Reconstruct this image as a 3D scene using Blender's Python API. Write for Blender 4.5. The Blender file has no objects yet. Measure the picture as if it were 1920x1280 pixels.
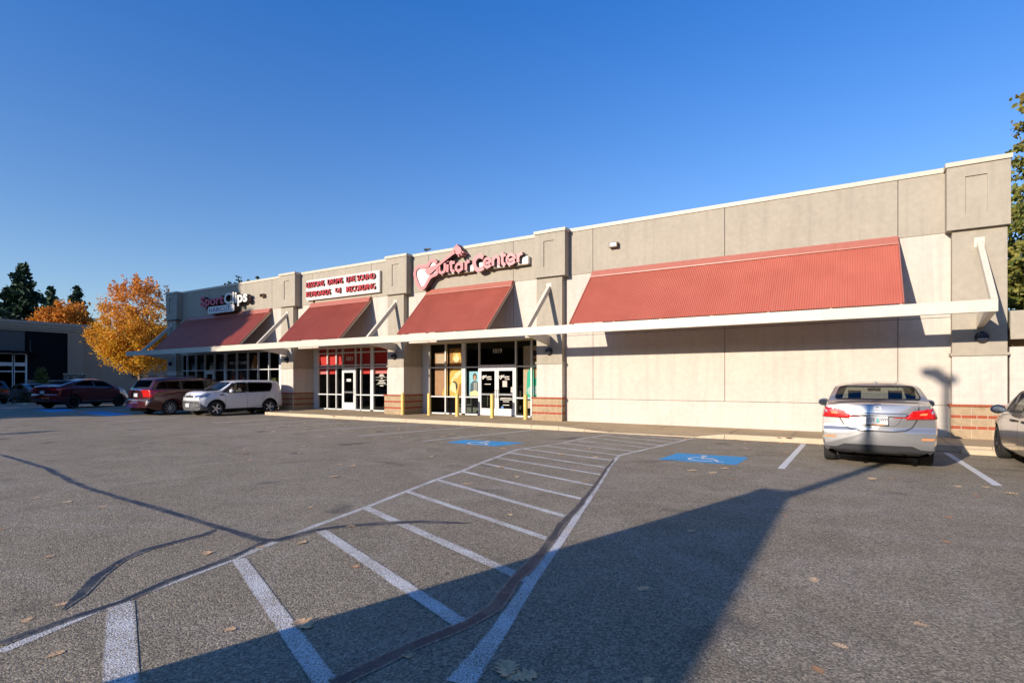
import bpy, bmesh, math, random
from mathutils import Vector, Matrix
from mathutils.bvhtree import BVHTree
from mathutils.geometry import tessellate_polygon
R = math.radians
sc = bpy.context.scene
C = sc.collection
# ------------------------------------------------------------------ camera
cam = bpy.data.cameras.new('camera'); camo = bpy.data.objects.new('camera', cam); C.objects.link(camo)
camo.location = (0, 0, 1.55); camo.rotation_euler = (R(90), 0, math.atan(1025 / 1650.))
cam.sensor_width = 36; cam.lens = 36 * 1025 / 1920.; cam.shift_y = 75 / 1920.
cam.clip_start = .05; cam.clip_end = 2000; sc.camera = camo
# ------------------------------------------------------------------ sky and sun
SUN_EL = R(18.2); SUN_AZ = R(196.5)
w = bpy.data.worlds.new('World'); sc.world = w; w.use_nodes = True
nt = w.node_tree; nt.nodes.clear()
sky = nt.nodes.new('ShaderNodeTexSky'); sky.sky_type = 'NISHITA'; sky.sun_disc = False
sky.sun_elevation = SUN_EL; sky.sun_rotation = SUN_AZ; sky.altitude = 60; sky.air_density = 1.0; sky.dust_density = .7; sky.ozone_density = 2.0
bg = nt.nodes.new('ShaderNodeBackground'); bg.inputs[1].default_value = .095
wo = nt.nodes.new('ShaderNodeOutputWorld')
tint = nt.nodes.new('ShaderNodeMix'); tint.data_type = 'RGBA'; tint.blend_type = 'MULTIPLY'; tint.inputs[0].default_value = 1
tc_ = nt.nodes.new('ShaderNodeTexCoord'); sp_ = nt.nodes.new('ShaderNodeSeparateXYZ'); nt.links.new(tc_.outputs['Generated'], sp_.inputs[0])
rp_ = nt.nodes.new('ShaderNodeValToRGB'); nt.links.new(sp_.outputs['Z'], rp_.inputs[0])
rp_.color_ramp.elements[0].position = .0; rp_.color_ramp.elements[0].color = (1.25, 1.25, 1.32, 1)
rp_.color_ramp.elements[1].position = .62; rp_.color_ramp.elements[1].color = (.26, .98, 1.92, 1)
e_ = rp_.color_ramp.elements.new(.22); e_.color = (.88, 1.12, 1.46, 1)      # paler towards the horizon, deep autumn blue above
nt.links.new(rp_.outputs[0], tint.inputs[7])
nt.links.new(sky.outputs[0], tint.inputs[6]); nt.links.new(tint.outputs[2], bg.inputs[0]); nt.links.new(bg.outputs[0], wo.inputs[0])
sl = bpy.data.lights.new('sun', 'SUN'); sl.energy = 5.0; sl.angle = R(.53); sl.color = (1, .88, .74)
so = bpy.data.objects.new('sun', sl); C.objects.link(so)
sdir = Vector((math.sin(SUN_AZ) * math.cos(SUN_EL), math.cos(SUN_AZ) * math.cos(SUN_EL), math.sin(SUN_EL)))
so.rotation_euler = sdir.to_track_quat('Z', 'Y').to_euler()
sc.view_settings.view_transform = 'Standard'; sc.view_settings.look = 'None'
sc.view_settings.exposure = .45; sc.view_settings.gamma = 1
sc.render.engine = 'CYCLES'
try:
    sc.cycles.max_bounces = 8; sc.cycles.transparent_max_bounces = 12; sc.cycles.glossy_bounces = 3
except Exception: pass
# ------------------------------------------------------------------ helpers
class MB:
    def __init__(s): s.v = []; s.f = []; s.m = []; s.e = []
    def add(s, vs, fs, m=0):
        n = len(s.v); s.v += [tuple(v) for v in vs]
        for f in fs: s.f.append(tuple(n + i for i in f)); s.m.append(m)
        return s
    def box(s, x0, x1, y0, y1, z0, z1, m=0):
        return s.add([(x0, y0, z0), (x1, y0, z0), (x1, y1, z0), (x0, y1, z0), (x0, y0, z1), (x1, y0, z1), (x1, y1, z1), (x0, y1, z1)],
                     [(0, 3, 2, 1), (4, 5, 6, 7), (0, 1, 5, 4), (1, 2, 6, 5), (2, 3, 7, 6), (3, 0, 4, 7)], m)
    def beam(s, a, b, wd, ht, m=0, up=(0, 0, 1)):
        a = Vector(a); b = Vector(b); d = (b - a).normalized(); u = Vector(up)
        r = d.cross(u).normalized(); u = r.cross(d)
        vs = [p + r * i * wd / 2 + u * j * ht / 2 for p in (a, b) for i, j in ((-1, -1), (1, -1), (1, 1), (-1, 1))]
        return s.add(vs, [(0, 1, 2, 3), (7, 6, 5, 4), (0, 4, 5, 1), (1, 5, 6, 2), (2, 6, 7, 3), (3, 7, 4, 0)], m)
    def tube(s, pts, rad, n=10, m=0, cap=True):
        pts = [Vector(p) for p in pts]; rad = rad if isinstance(rad, (list, tuple)) else [rad] * len(pts)
        base = len(s.v); up = Vector((0, 0, 1))
        for i, p in enumerate(pts):
            d = (pts[min(i + 1, len(pts) - 1)] - pts[max(i - 1, 0)]).normalized()
            x = d.cross(up)
            if x.length < .1: x = d.cross(Vector((1, 0, 0)))
            x.normalize(); y = d.cross(x)
            for k in range(n):
                a = 2 * math.pi * k / n; s.v.append(tuple(p + (x * math.cos(a) + y * math.sin(a)) * rad[i]))
        for i in range(len(pts) - 1):
            for k in range(n):
                a = base + i * n + k; b = base + i * n + (k + 1) % n
                s.f.append((a, b, b + n, a + n)); s.m.append(m)
        if cap:
            s.f.append(tuple(base + k for k in range(n))[::-1]); s.m.append(m)
            s.f.append(tuple(base + (len(pts) - 1) * n + k for k in range(n))); s.m.append(m)
        return s
    def lathe(s, prof, n=24, o=(0, 0, 0), axis='z', m=0):
        base = len(s.v)
        for r, h in prof:
            for k in range(n):
                a = 2 * math.pi * k / n; c, d = r * math.cos(a), r * math.sin(a)
                p = (c, d, h) if axis == 'z' else ((c, h, d) if axis == 'y' else (h, c, d))
                s.v.append((p[0] + o[0], p[1] + o[1], p[2] + o[2]))
        for i in range(len(prof) - 1):
            for k in range(n):
                a = base + i * n + k; b = base + i * n + (k + 1) % n
                s.f.append((a, b, b + n, a + n)); s.m.append(m)
        return s
    def prism(s, poly, y0, y1, m=0, axis='y', side=None):
        """poly in the x,z plane extruded along y (axis y); axis z: poly in x,y; axis x: poly in y,z."""
        side = m if side is None else side
        n = len(poly)
        def P(a, b, t): return (a, t, b) if axis == 'y' else ((a, b, t) if axis == 'z' else (t, a, b))
        base = len(s.v)
        s.v += [P(a, b, y0) for a, b in poly] + [P(a, b, y1) for a, b in poly]
        for t in tessellate_polygon([[Vector((a, b, 0)) for a, b in poly]]):
            s.f.append(tuple(base + i for i in t)); s.m.append(m)
            s.f.append(tuple(base + n + i for i in t[::-1])); s.m.append(m)
        for i in range(n):
            j = (i + 1) % n
            s.f.append((base + i, base + j, base + n + j, base + n + i)); s.m.append(side)
        return s
    def build(s, name, mats, parent=None, smooth=False, local=False, fix=True):
        me = bpy.data.meshes.new(name)
        if not isinstance(mats, (list, tuple)): mats = [mats]
        off = Vector((0, 0, 0))
        if parent is not None and not local:
            p = parent
            while p is not None: off += p.location; p = p.parent
        me.from_pydata([(v[0] - off.x, v[1] - off.y, v[2] - off.z) for v in s.v], [], s.f)
        for m in mats: me.materials.append(m)
        if s.e and len(s.e) == len(s.v):
            at = me.attributes.new('edge', 'FLOAT', 'POINT'); at.data.foreach_set('value', s.e)
        me.polygons.foreach_set('material_index', s.m)
        if fix:
            bm = bmesh.new(); bm.from_mesh(me); bmesh.ops.recalc_face_normals(bm, faces=bm.faces); bm.to_mesh(me); bm.free()
        if smooth:
            me.polygons.foreach_set('use_smooth', [True] * len(me.polygons))
            try: me.set_sharp_from_angle(angle=R(38))
            except Exception: pass
        me.update()
        o = bpy.data.objects.new(name, me); C.objects.link(o)
        if parent is not None: o.parent = parent
        return o
def explode(mb):
    """split a mesh builder into its connected pieces"""
    par = list(range(len(mb.v)))
    def find(a):
        while par[a] != a: par[a] = par[par[a]]; a = par[a]
        return a
    for f in mb.f:
        for i in f[1:]: par[find(i)] = find(f[0])
    gr = {}
    for f, m_ in zip(mb.f, mb.m): gr.setdefault(find(f[0]), []).append((f, m_))
    out = []
    for fs in gr.values():
        ids = sorted({i for f, _ in fs for i in f}); mp = {a: k for k, a in enumerate(ids)}; b = MB()
        b.v = [mb.v[i] for i in ids]; b.f = [tuple(mp[i] for i in f) for f, _ in fs]; b.m = [m_ for _, m_ in fs]; out.append(b)
    return out
def tag(o, label=None, cat=None, group=None, kind=None):
    if label: o['label'] = label
    if cat: o['category'] = cat
    if group: o['group'] = group
    if kind: o['kind'] = kind
    return o
def thing(name, label, cat, loc=(0, 0, 0), rz=0, group=None):
    o = bpy.data.objects.new(name, None); C.objects.link(o); o.location = loc; o.rotation_euler = (0, 0, rz)
    o.empty_display_size = .2
    return tag(o, label, cat, group)
def copy_tree(o, parent=None):
    c = o.copy(); C.objects.link(c); c.parent = parent
    for ch in list(o.children): copy_tree(ch, c)
    return c
# ------------------------------------------------------------------ materials
class NT:
    def __init__(s, name):
        s.mat = bpy.data.materials.new(name); s.mat.use_nodes = True; s.t = s.mat.node_tree
        s.b = s.t.nodes['Principled BSDF']; s.out = s.t.nodes['Material Output']
        s.tc = s.t.nodes.new('ShaderNodeTexCoord'); s.co = s.tc.outputs['Object']
    def n(s, typ, ins=None, **kw):
        nd = s.t.nodes.new(typ)
        for k, v in kw.items(): setattr(nd, k, v)
        for k, v in (ins or {}).items():
            if isinstance(v, bpy.types.NodeSocket): s.t.links.new(v, nd.inputs[k])
            else: nd.inputs[k].default_value = v
        return nd
    def noise(s, scale, detail=4, rough=.55, co=None, out='Fac', dist=0):
        return s.n('ShaderNodeTexNoise', {'Vector': co or s.co, 'Scale': scale, 'Detail': detail, 'Roughness': rough, 'Distortion': dist}).outputs[out]
    def ramp(s, fac, stops, interp='LINEAR'):
        r = s.n('ShaderNodeValToRGB', {'Fac': fac}); r.color_ramp.interpolation = interp
        el = r.color_ramp.elements
        while len(el) < len(stops): el.new(.5)
        for e, (p, c) in zip(el, stops):
            e.position = p; e.color = (c[0], c[1], c[2], 1) if isinstance(c, (tuple, list)) else (c, c, c, 1)
        return r.outputs['Color']
    def mix(s, fac, a, b, mode='MIX'):
        m = s.n('ShaderNodeMix', data_type='RGBA', blend_type=mode)
        for i, v in ((0, fac), (6, a), (7, b)):
            if isinstance(v, bpy.types.NodeSocket): s.t.links.new(v, m.inputs[i])
            elif i == 0: m.inputs[0].default_value = v
            else: m.inputs[i].default_value = (v[0], v[1], v[2], 1) if isinstance(v, (tuple, list)) else (v, v, v, 1)
        return m.outputs[2]
    def math(s, op, a, b=0., clamp=False):
        return s.n('ShaderNodeMath', {0: a, 1: b}, operation=op, use_clamp=clamp).outputs[0]
    def mapv(s, scale=(1, 1, 1), loc=(0, 0, 0), co=None):
        return s.n('ShaderNodeMapping', {'Vector': co or s.co, 'Scale': scale, 'Location': loc}).outputs[0]
    def set(s, **kw):
        names = dict(col='Base Color', rough='Roughness', metal='Metallic', coat='Coat Weight', crough='Coat Roughness', spec='Specular IOR Level', alpha='Alpha')
        for k, v in kw.items():
            i = s.b.inputs[names[k]]
            if isinstance(v, bpy.types.NodeSocket): s.t.links.new(v, i)
            elif k == 'col': i.default_value = (v[0], v[1], v[2], 1)
            else: i.default_value = v
        return s
    def bump(s, h, strength=.3, dist=.01):
        b = s.n('ShaderNodeBump', {'Height': h, 'Strength': strength, 'Distance': dist})
        s.t.links.new(b.outputs[0], s.b.inputs['Normal']); return s
def plain(name, col, rough=.5, metal=0, coat=0, var=.12, scale=6, bump=0, bscale=60, spec=.5):
    col = tuple(c * .8 for c in col)
    m = NT(name); nz = m.noise(scale, 3)
    c2 = tuple(c * (1 - var) for c in col); c1 = tuple(min(1, c * (1 + var)) for c in col)
    m.set(col=m.ramp(nz, [(.3, c2), (.7, c1)]), rough=rough, metal=metal, coat=coat, crough=.03, spec=spec)
    if bump: m.bump(m.noise(bscale, 4), bump, .01)
    return m.mat
def stucco(name, col, tile=0, sc_=.2, var=.13):
    col = tuple(c * .77 for c in col)
    m = NT(name)
    n1 = m.noise(.9, 5, .6); n2 = m.noise(7, 5, .6); n3 = m.noise(55, 3)
    c = m.ramp(n1, [(.3, tuple(x * (1 - var) for x in col)), (.7, tuple(x * (1 + var * .6) for x in col))])
    c = m.mix(.5, c, m.ramp(n2, [(.3, tuple(x * (1 - var) for x in col)), (.7, tuple(x * (1 + var) for x in col))]))
    # rain streaks: vertical, faint
    st = m.noise(1, 4, .6, m.mapv((5, 5, .35)))
    c = m.mix(m.ramp(st, [(.50, 0), (.72, .42)]), c, tuple(x * .72 for x in col))
    h = m.math('ADD', m.math('MULTIPLY', n2, .6), m.math('MULTIPLY', n3, .5))
    if tile:
        sx = m.n('ShaderNodeSeparateXYZ', {0: m.co})
        ls = []
        for o_ in ('X', 'Y', 'Z'):
            if o_ == 'Y': continue
            fr = m.math('FRACT', m.math('DIVIDE', sx.outputs[o_], sc_))
            d = m.math('ABSOLUTE', m.math('SUBTRACT', fr, .5))
            ls.append(m.math('GREATER_THAN', d, .475))
        ln = m.math('MAXIMUM', ls[0], ls[1])
        c = m.mix(m.math('MULTIPLY', ln, .22), c, tuple(x * .6 for x in col))
        h = m.math('SUBTRACT', h, m.math('MULTIPLY', ln, .8))
    m.set(col=c, rough=.9, spec=.2).bump(h, .35, .008)
    return m.mat
M = {}
CREAM = (.68, .605, .52); TAUPE = (.465, .41, .325)
M['cream'] = stucco('cream_stucco', CREAM)
M['cream_tile'] = stucco('cream_block', (.715, .64, .555), tile=1)
M['taupe'] = stucco('taupe_stucco', TAUPE)
M['coping'] = plain('coping_metal', (.62, .54, .42), .55, var=.05)
M['joint'] = plain('joint_shadow', (.16, .13, .10), .9)  # dark tone of the wall and sidewalk joints
M['block_tan'] = stucco('tan_split_block', (.50, .365, .225), var=.32)
M['block_red'] = stucco('red_brick_band', (.42, .105, .05), var=.15)
M['mortar'] = plain('mortar', (.60, .50, .38), .9)
M['white_metal'] = plain('white_frame', (.74, .74, .72), .4, var=.04)
M['cream_metal'] = plain('cream_steel', (.72, .64, .51), .45, var=.05)
M['soffit'] = plain('soffit', (.60, .48, .33), .8)
def awning_mat():
    m = NT('red_ribbed_metal'); n1 = m.noise(1.2, 4); n2 = m.noise(25, 3)
    st = m.noise(1, 4, .6, m.mapv((9, .4, .4)))
    c = m.ramp(n1, [(.3, (.415, .108, .068)), (.7, (.475, .132, .086))])
    c = m.mix(m.ramp(st, [(.5, 0), (.75, .35)]), c, (.45, .16, .11))
    c = m.mix(m.ramp(n2, [(.68, 0), (.74, .35)]), c, (.62, .30, .24))
    m.set(col=c, rough=.42, spec=.5); return m.mat
M['awning'] = awning_mat()
M['flash'] = plain('red_flashing', (.47, .16, .11), .4, var=.06)
def asphalt_nodes(m):
    co = m.co
    big = m.noise(.16, 5, .6); mid = m.noise(1.4, 5, .65)
    c = m.ramp(big, [(.32, (.208, .170, .117)), (.70, (.290, .240, .168))])
    c = m.mix(.55, c, m.ramp(mid, [(.3, (.182, .148, .102)), (.72, (.308, .255, .180))]))
    # tyre swirl polish
    sw = m.noise(.22, 2, .5, m.mapv((1, 1, 1), (7, 3, 0)), dist=2.5)
    c = m.mix(m.ramp(sw, [(.45, 0), (.5, .45), (.55, 0)]), c, (.31, .26, .205))
    vor = m.n('ShaderNodeTexVoronoi', {'Vector': co, 'Scale': 80.}); agg = m.ramp(vor.outputs['Color'], [(.05, .30), (.5, 1.), (.9, 2.0)])
    c = m.mix(.75, c, agg, 'MULTIPLY')
    v2 = m.n('ShaderNodeTexVoronoi', {'Vector': co, 'Scale': 30.})
    sp = m.math('MULTIPLY', m.math('LESS_THAN', v2.outputs['Distance'], .13), m.math('GREATER_THAN', m.n('ShaderNodeSeparateColor', {0: v2.outputs['Color']}).outputs[0], .72))
    c = m.mix(m.math('MULTIPLY', sp, .75), c, (.52, .46, .38))
    # oil spots
    oi = m.noise(1.0, 2, .4, m.mapv((1, 1, 1), (31, 5, 0)))
    c = m.mix(m.ramp(oi, [(.66, 0), (.76, .7)]), c, (.06, .055, .052))
    g = m.noise(160, 2, .6)
    h = m.math('ADD', m.math('MULTIPLY', vor.outputs['Distance'], -.8), m.math('MULTIPLY', g, .7))
    h = m.math('ADD', h, m.math('MULTIPLY', m.noise(85, 3, .7), 1.5))
    return c, h, g
def asphalt():
    m = NT('asphalt'); c, h, g = asphalt_nodes(m)
    m.set(col=c, rough=.88, spec=.35).bump(h, .75, .010); return m.mat
M['asphalt'] = asphalt()
def paint(name, col, lo=.36, hi=.5, strength=1.):
    m = NT(name); c, h, g = asphalt_nodes(m)
    wear = m.math('ADD', m.math('MULTIPLY', m.noise(95, 3, .8), .85), m.math('MULTIPLY', m.noise(2.2, 3, .6), .25))
    ed = m.n('ShaderNodeAttribute', attribute_name='edge').outputs['Fac']
    wear = m.math('SUBTRACT', wear, m.ramp(ed, [(0, .10), (.22, 0)]))
    f = m.ramp(wear, [(lo, 0), (hi, strength)])
    pc = m.mix(m.noise(9, 3), tuple(x * .86 for x in col), col)
    c = m.mix(f, c, pc)
    m.set(col=c, rough=.8, spec=.3).bump(h, .6, .008); return m.mat
M['paint'] = paint('white_road_paint', (.72, .70, .67), .49, .575)
M['paint_new'] = paint('fresh_white_paint', (.72, .70, .67), .33, .45)
M['paint_blue'] = paint('blue_road_paint', (.05, .33, .62), .28, .4, .95)
M['paint_faint'] = paint('faded_road_paint', (.66, .64, .60), .34, .46, .9)
def seal():
    m = NT('crack_sealant'); c, h, g = asphalt_nodes(m)
    e = m.noise(4, 5, .7); ed = m.n('ShaderNodeAttribute', attribute_name='edge').outputs['Fac']
    f = m.math('MULTIPLY', m.ramp(e, [(.34, .6), (.52, 1)]), m.ramp(m.math('ADD', ed, m.math('MULTIPLY', m.math('SUBTRACT', m.noise(22, 3), .5), .7)), [(.02, 0), (.42, 1)]))
    pc = m.mix(m.noise(14, 3), (.018, .0185, .022), (.042, .042, .045))
    m.set(col=m.mix(f, c, pc), rough=.58, spec=.5).bump(h, .45, .006); return m.mat
M['seal'] = seal()
def concrete(name, a, b):
    m = NT(name); c = m.ramp(m.noise(.7, 5, .6), [(.3, a), (.7, b)])
    c = m.mix(m.ramp(m.noise(9, 4), [(.5, 0), (.75, .35)]), c, tuple(x * .65 for x in a))
    c = m.mix(m.ramp(m.noise(60, 2), [(.62, 0), (.7, .4)]), c, tuple(x * .5 for x in a))
    m.set(col=c, rough=.9, spec=.25).bump(m.noise(60, 4), .4, .006); return m.mat
M['walk'] = concrete('sidewalk_concrete', (.34, .25, .145), (.44, .335, .20))
M['kerb'] = concrete('kerb_concrete', (.44, .35, .235), (.58, .46, .32))
def glass_mat(name, tint=(.55, .6, .6), gl=.9, base=.05, fres=1.0, rough=0.0):
    m = NT(name); t = m.t
    t.nodes.remove(m.b)
    tr = m.n('ShaderNodeBsdfTransparent', {0: (*tint, 1)}); g = m.n('ShaderNodeBsdfGlossy', {'Color': (gl, gl, gl, 1), 'Roughness': rough})
    lw = m.n('ShaderNodeLayerWeight', {'Blend': .22}); f = m.math('MULTIPLY', lw.outputs['Fresnel'], fres); f = m.math('ADD', f, base, True)
    mx = m.n('ShaderNodeMixShader', {0: f}); t.links.new(tr.outputs[0], mx.inputs[1]); t.links.new(g.outputs[0], mx.inputs[2])
    t.links.new(mx.outputs[0], m.out.inputs[0]); return m.mat
M['store_glass'] = glass_mat('store_glass', (.88, .88, .84), .8, .02, .34)
M['car_glass'] = glass_mat('car_glass', (.86, .90, .84), .9, .04, .7)
M['dark_glass'] = glass_mat('privacy_glass', (.003, .003, .004), .22, .015, .2)
M['room'] = plain('dark_interior', (.06, .055, .05), .9)
M['room2'] = plain('grey_interior', (.12, .14, .13), .9)
M['black'] = plain('black_paint', (.012, .012, .014), .45)
M['bollard'] = plain('yellow_bollard_paint', (.78, .56, .15), .5, var=.08, scale=9)
M['bronze'] = plain('bronze_metal', (.20, .13, .06), .5)
M['sign_white'] = plain('sign_white', (.84, .80, .72), .4, var=.03)
M['sign_pink'] = plain('sign_red_face', (.70, .24, .24), .38, var=.04)
M['sign_red'] = plain('sign_red', (.66, .045, .06), .4, var=.05)
M['sign_side'] = plain('sign_dark_return', (.07, .045, .04), .5)
M['sign_blue'] = plain('sign_blue_text', (.05, .12, .30), .5)
M['navy'] = plain('lamp_navy', (.02, .02, .035), .35)
# ---- world positions of painted lines, cracks, leaves and sign outlines (metres)
LEFT_LINE=[(-4.155,1.115),(-4.361,1.723),(-4.58,2.755),(-4.887,3.823),(-5.081,4.752),(-5.346,5.776),(-5.587,6.739),(-5.745,7.631),(-6.018,8.599),(-6.479,10.691),(-6.2,12.427),(-6.239,13.442),(-5.998,15.282)]
RIGHT_LINE=[(-1.71,2.248),(-1.881,2.901),(-2.113,3.675),(-2.384,4.692),(-2.756,5.985),(-3.1,7.198),(-3.818,9.633),(-4.142,10.931),(-3.926,12.892),(-3.686,15.355)]
HATCH=[((-4.349,1.805),(-3.139,1.303)),((-4.542,2.795),(-2.284,1.88)),((-4.721,3.795),(-2.07,2.783)),((-5.092,4.762),(-2.135,3.688)),((-5.346,5.776),(-2.456,4.73)),((-5.532,6.701),(-2.674,5.616)),((-5.694,7.563),(-2.928,6.587)),((-5.961,8.521),(-3.209,7.549)),((-6.111,9.283),(-3.471,8.495)),((-6.275,10.07),(-3.696,9.249)),((-6.424,10.854),(-3.937,10.149)),((-6.353,11.64),(-4.133,10.937)),((-6.115,12.325),(-4.083,11.741)),((-6.105,13.088),(-3.947,12.511)),((-6.043,13.974),(-3.921,13.177)),((-5.914,14.699),(-3.884,14.022)),((-5.927,15.422),(-3.754,14.718))]
STALL=[((-20.218,11.419),(-20.452,15.211)),((-18.573,11.271),(-18.089,15.482)),((-16.889,11.384),(-15.841,15.537)),((-14.666,11.131),(-13.236,15.157)),((-11.963,10.905),(-10.87,15.252)),((-9.488,10.865),(-8.634,15.19)),((-1.067,10.783),(-1.01,15.359)),((1.852,10.742),(1.753,15.057)),((-24.169,9.924),(-24.527,12.269))]
BOX_A=[(-3.281,10.781),(-3.208,11.955),(-1.788,12.061),(-1.822,10.827)]
BOX_B=[(-8.748,10.901),(-8.803,11.691),(-7.046,11.958),(-7.225,10.905)]
BOX_C=[(-38.176,11.574),(-38.502,13.119),(-34.753,12.417),(-34.387,11.166)]
BOX_D=[(-32.285,11.645),(-33.074,12.853),(-29.068,12.604),(-28.191,11.262)]
CR1=[(-15.368,4.125),(-13.621,4.008),(-12.092,3.893),(-10.176,3.575),(-9.102,3.479),(-7.518,3.392),(-6.566,3.343),(-5.998,3.305),(-5.496,3.277),(-4.901,3.24),(-4.759,3.328),(-4.747,3.743),(-4.648,3.971),(-4.422,4.258),(-4.039,4.603),(-3.53,4.852)]
CR2=[(-5.691,3.266),(-5.578,3.074),(-5.523,2.492),(-5.369,2.231),(-5.099,1.949),(-4.755,1.699),(-4.538,1.54)]
CR3=[(-4.822,3.239),(-4.641,2.768),(-4.517,2.208),(-4.368,1.815),(-4.345,1.526),(-4.273,1.147)]
CR4=[(-2.186,1.895),(-2.062,2.657),(-2.01,2.821),(-1.993,3.112),(-2.144,3.603),(-2.354,4.533),(-2.601,5.319),(-2.833,6.309),(-3.15,7.489),(-3.635,9.147),(-3.93,10.282)]
CR5=[(-3.87,9.901),(-3.267,10.456),(-2.785,11.169)]
CR6=[(-1.897,12.181),(-1.585,12.52),(-1.21,12.704)]
CR7=[(-6.755,3.501),(-6.382,3.517),(-5.836,3.302)]
LEAVES=[(-9.28,3.431),(-8.574,2.947),(-9.218,2.839),(-7.861,3.056),(-9.799,4.419),(-5.264,2.134),(-4.676,1.573),(-4.555,1.353),(-3.844,1.269),(-3.303,1.968),(-2.964,2.258),(-4.698,3.108),(-4.49,3.401),(-4.552,4.053),(-5.67,4.417),(-4.936,2.732),(-3.526,3.192),(-11.826,7.401),(-11.037,6.908),(-10.087,6.439),(-9.901,5.994),(-8.125,6.991),(-7.811,7.013),(-10.129,7.611),(-13.131,5.888),(-18.996,8.85),(-17.012,6.016),(-10.234,9.225),(-24.448,6.781),(-7.148,6.012),(-7.572,2.042),(-6.032,1.947),(-4.934,6.693),(-4.616,7.581),(-3.373,5.389),(-2.5,5.141),(-3.488,7.766),(-7.355,8.692),(-10.233,9.237),(-8.102,6.971),(-7.78,6.98),(-7.145,6.01),(-5.381,8.254),(-4.111,8.633),(-5.247,10.411),(-4.44,10.386),(-6.038,10.491),(-5.148,11.714),(-4.648,12.126),(-6.83,10.57),(-7.726,10.526),(-2.139,2.322),(-1.575,2.482),(-1.478,2.468),(-1.324,4.01),(-0.897,2.772),(-3.526,3.2),(-1.412,5.796),(-0.662,7.073),(-0.251,4.885),(0.381,4.344),(-0.054,3.742),(-0.152,3.365),(0.945,7.947),(0.78,6.708),(1.333,10.335),(1.672,10.465),(0.525,10.605),(0.279,10.381),(-2.346,9.701),(-2.003,9.721),(-1.921,10.254),(-2.822,13.26),(-2.27,14.753),(-2.059,13.534),(-1.195,13.23),(-1.629,9.243),(-0.058,10.796),(1.44,9.599),(1.878,10.045),(-18.406,12.603),(-17.703,12.364),(-17.238,12.171),(-17.111,12.408),(-16.611,12.25),(-15.764,11.752),(-15.712,11.925),(-15.746,12.191),(-15.605,12.424),(-18.158,13.659),(-19.403,15.127),(-17.215,13.17),(-17.092,13.247),(-16.919,13.701),(-17.409,14.312),(-17.434,14.682),(-16.625,14.242),(-15.474,13.11),(-15.286,12.77),(-15.037,13.538),(-14.782,12.936),(-13.738,11.949),(-13.36,11.691),(-12.936,11.037),(-14.014,11.778),(-14.548,11.196),(-14.098,11.113),(-14.896,10.737),(-15.26,10.511),(-12.736,10.324),(-16.6,15.006),(-16.606,15.197),(-17.788,15.693),(-10.231,9.231),(-11.151,8.472),(-14.484,15.392),(-14.178,13.915),(-13.967,13.442),(-13.103,12.994),(-12.708,12.217),(-13.032,12.387),(-12.727,12.833),(-12.075,11.572),(-12.588,13.181),(-13.014,13.888),(-12.917,14.006),(-13.049,13.721),(-12.586,13.867),(-12.679,14.301),(-12.758,14.705),(-12.048,13.049),(-11.881,13.488),(-11.659,13.496),(-11.891,14.158),(-10.952,11.989),(-10.746,11.169),(-10.535,10.69),(-10.829,10.508),(-10.598,11.262),(-9.727,11.996),(-10.016,12.743),(-8.422,10.139),(-10.11,11.565)]
GTR_BODY= [(-14.46, 6.405), (-14.566, 6.491), (-14.708, 6.543), (-14.833, 6.489), (-14.941, 6.357), (-15.14, 6.335), (-15.432, 6.356), (-15.599, 6.268), (-15.655, 6.077), (-15.599, 5.875), (-15.488, 5.64), (-15.359, 5.488), (-15.231, 5.443), (-15.103, 5.506), (-14.959, 5.687), (-14.815, 5.852), (-14.637, 5.922), (-14.488, 5.962), (-14.425, 6.073), (-14.46, 6.227), (-14.513, 6.288)]
GTR_NECK= [(-15.031, 6.234), (-14.779, 6.29), (-14.46, 6.336), (-14.215, 6.445), (-13.547, 6.822), (-13.456, 6.709), (-14.145, 6.369), (-14.407, 6.207), (-14.601, 6.092), (-14.815, 5.963), (-14.977, 6.001), (-15.067, 6.127)]
GTR_HEAD= [(-13.547, 6.769), (-13.591, 6.895), (-13.362, 6.98), (-13.222, 6.874), (-13.156, 6.72), (-13.262, 6.621), (-13.402, 6.612), (-13.49, 6.695)]
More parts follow.
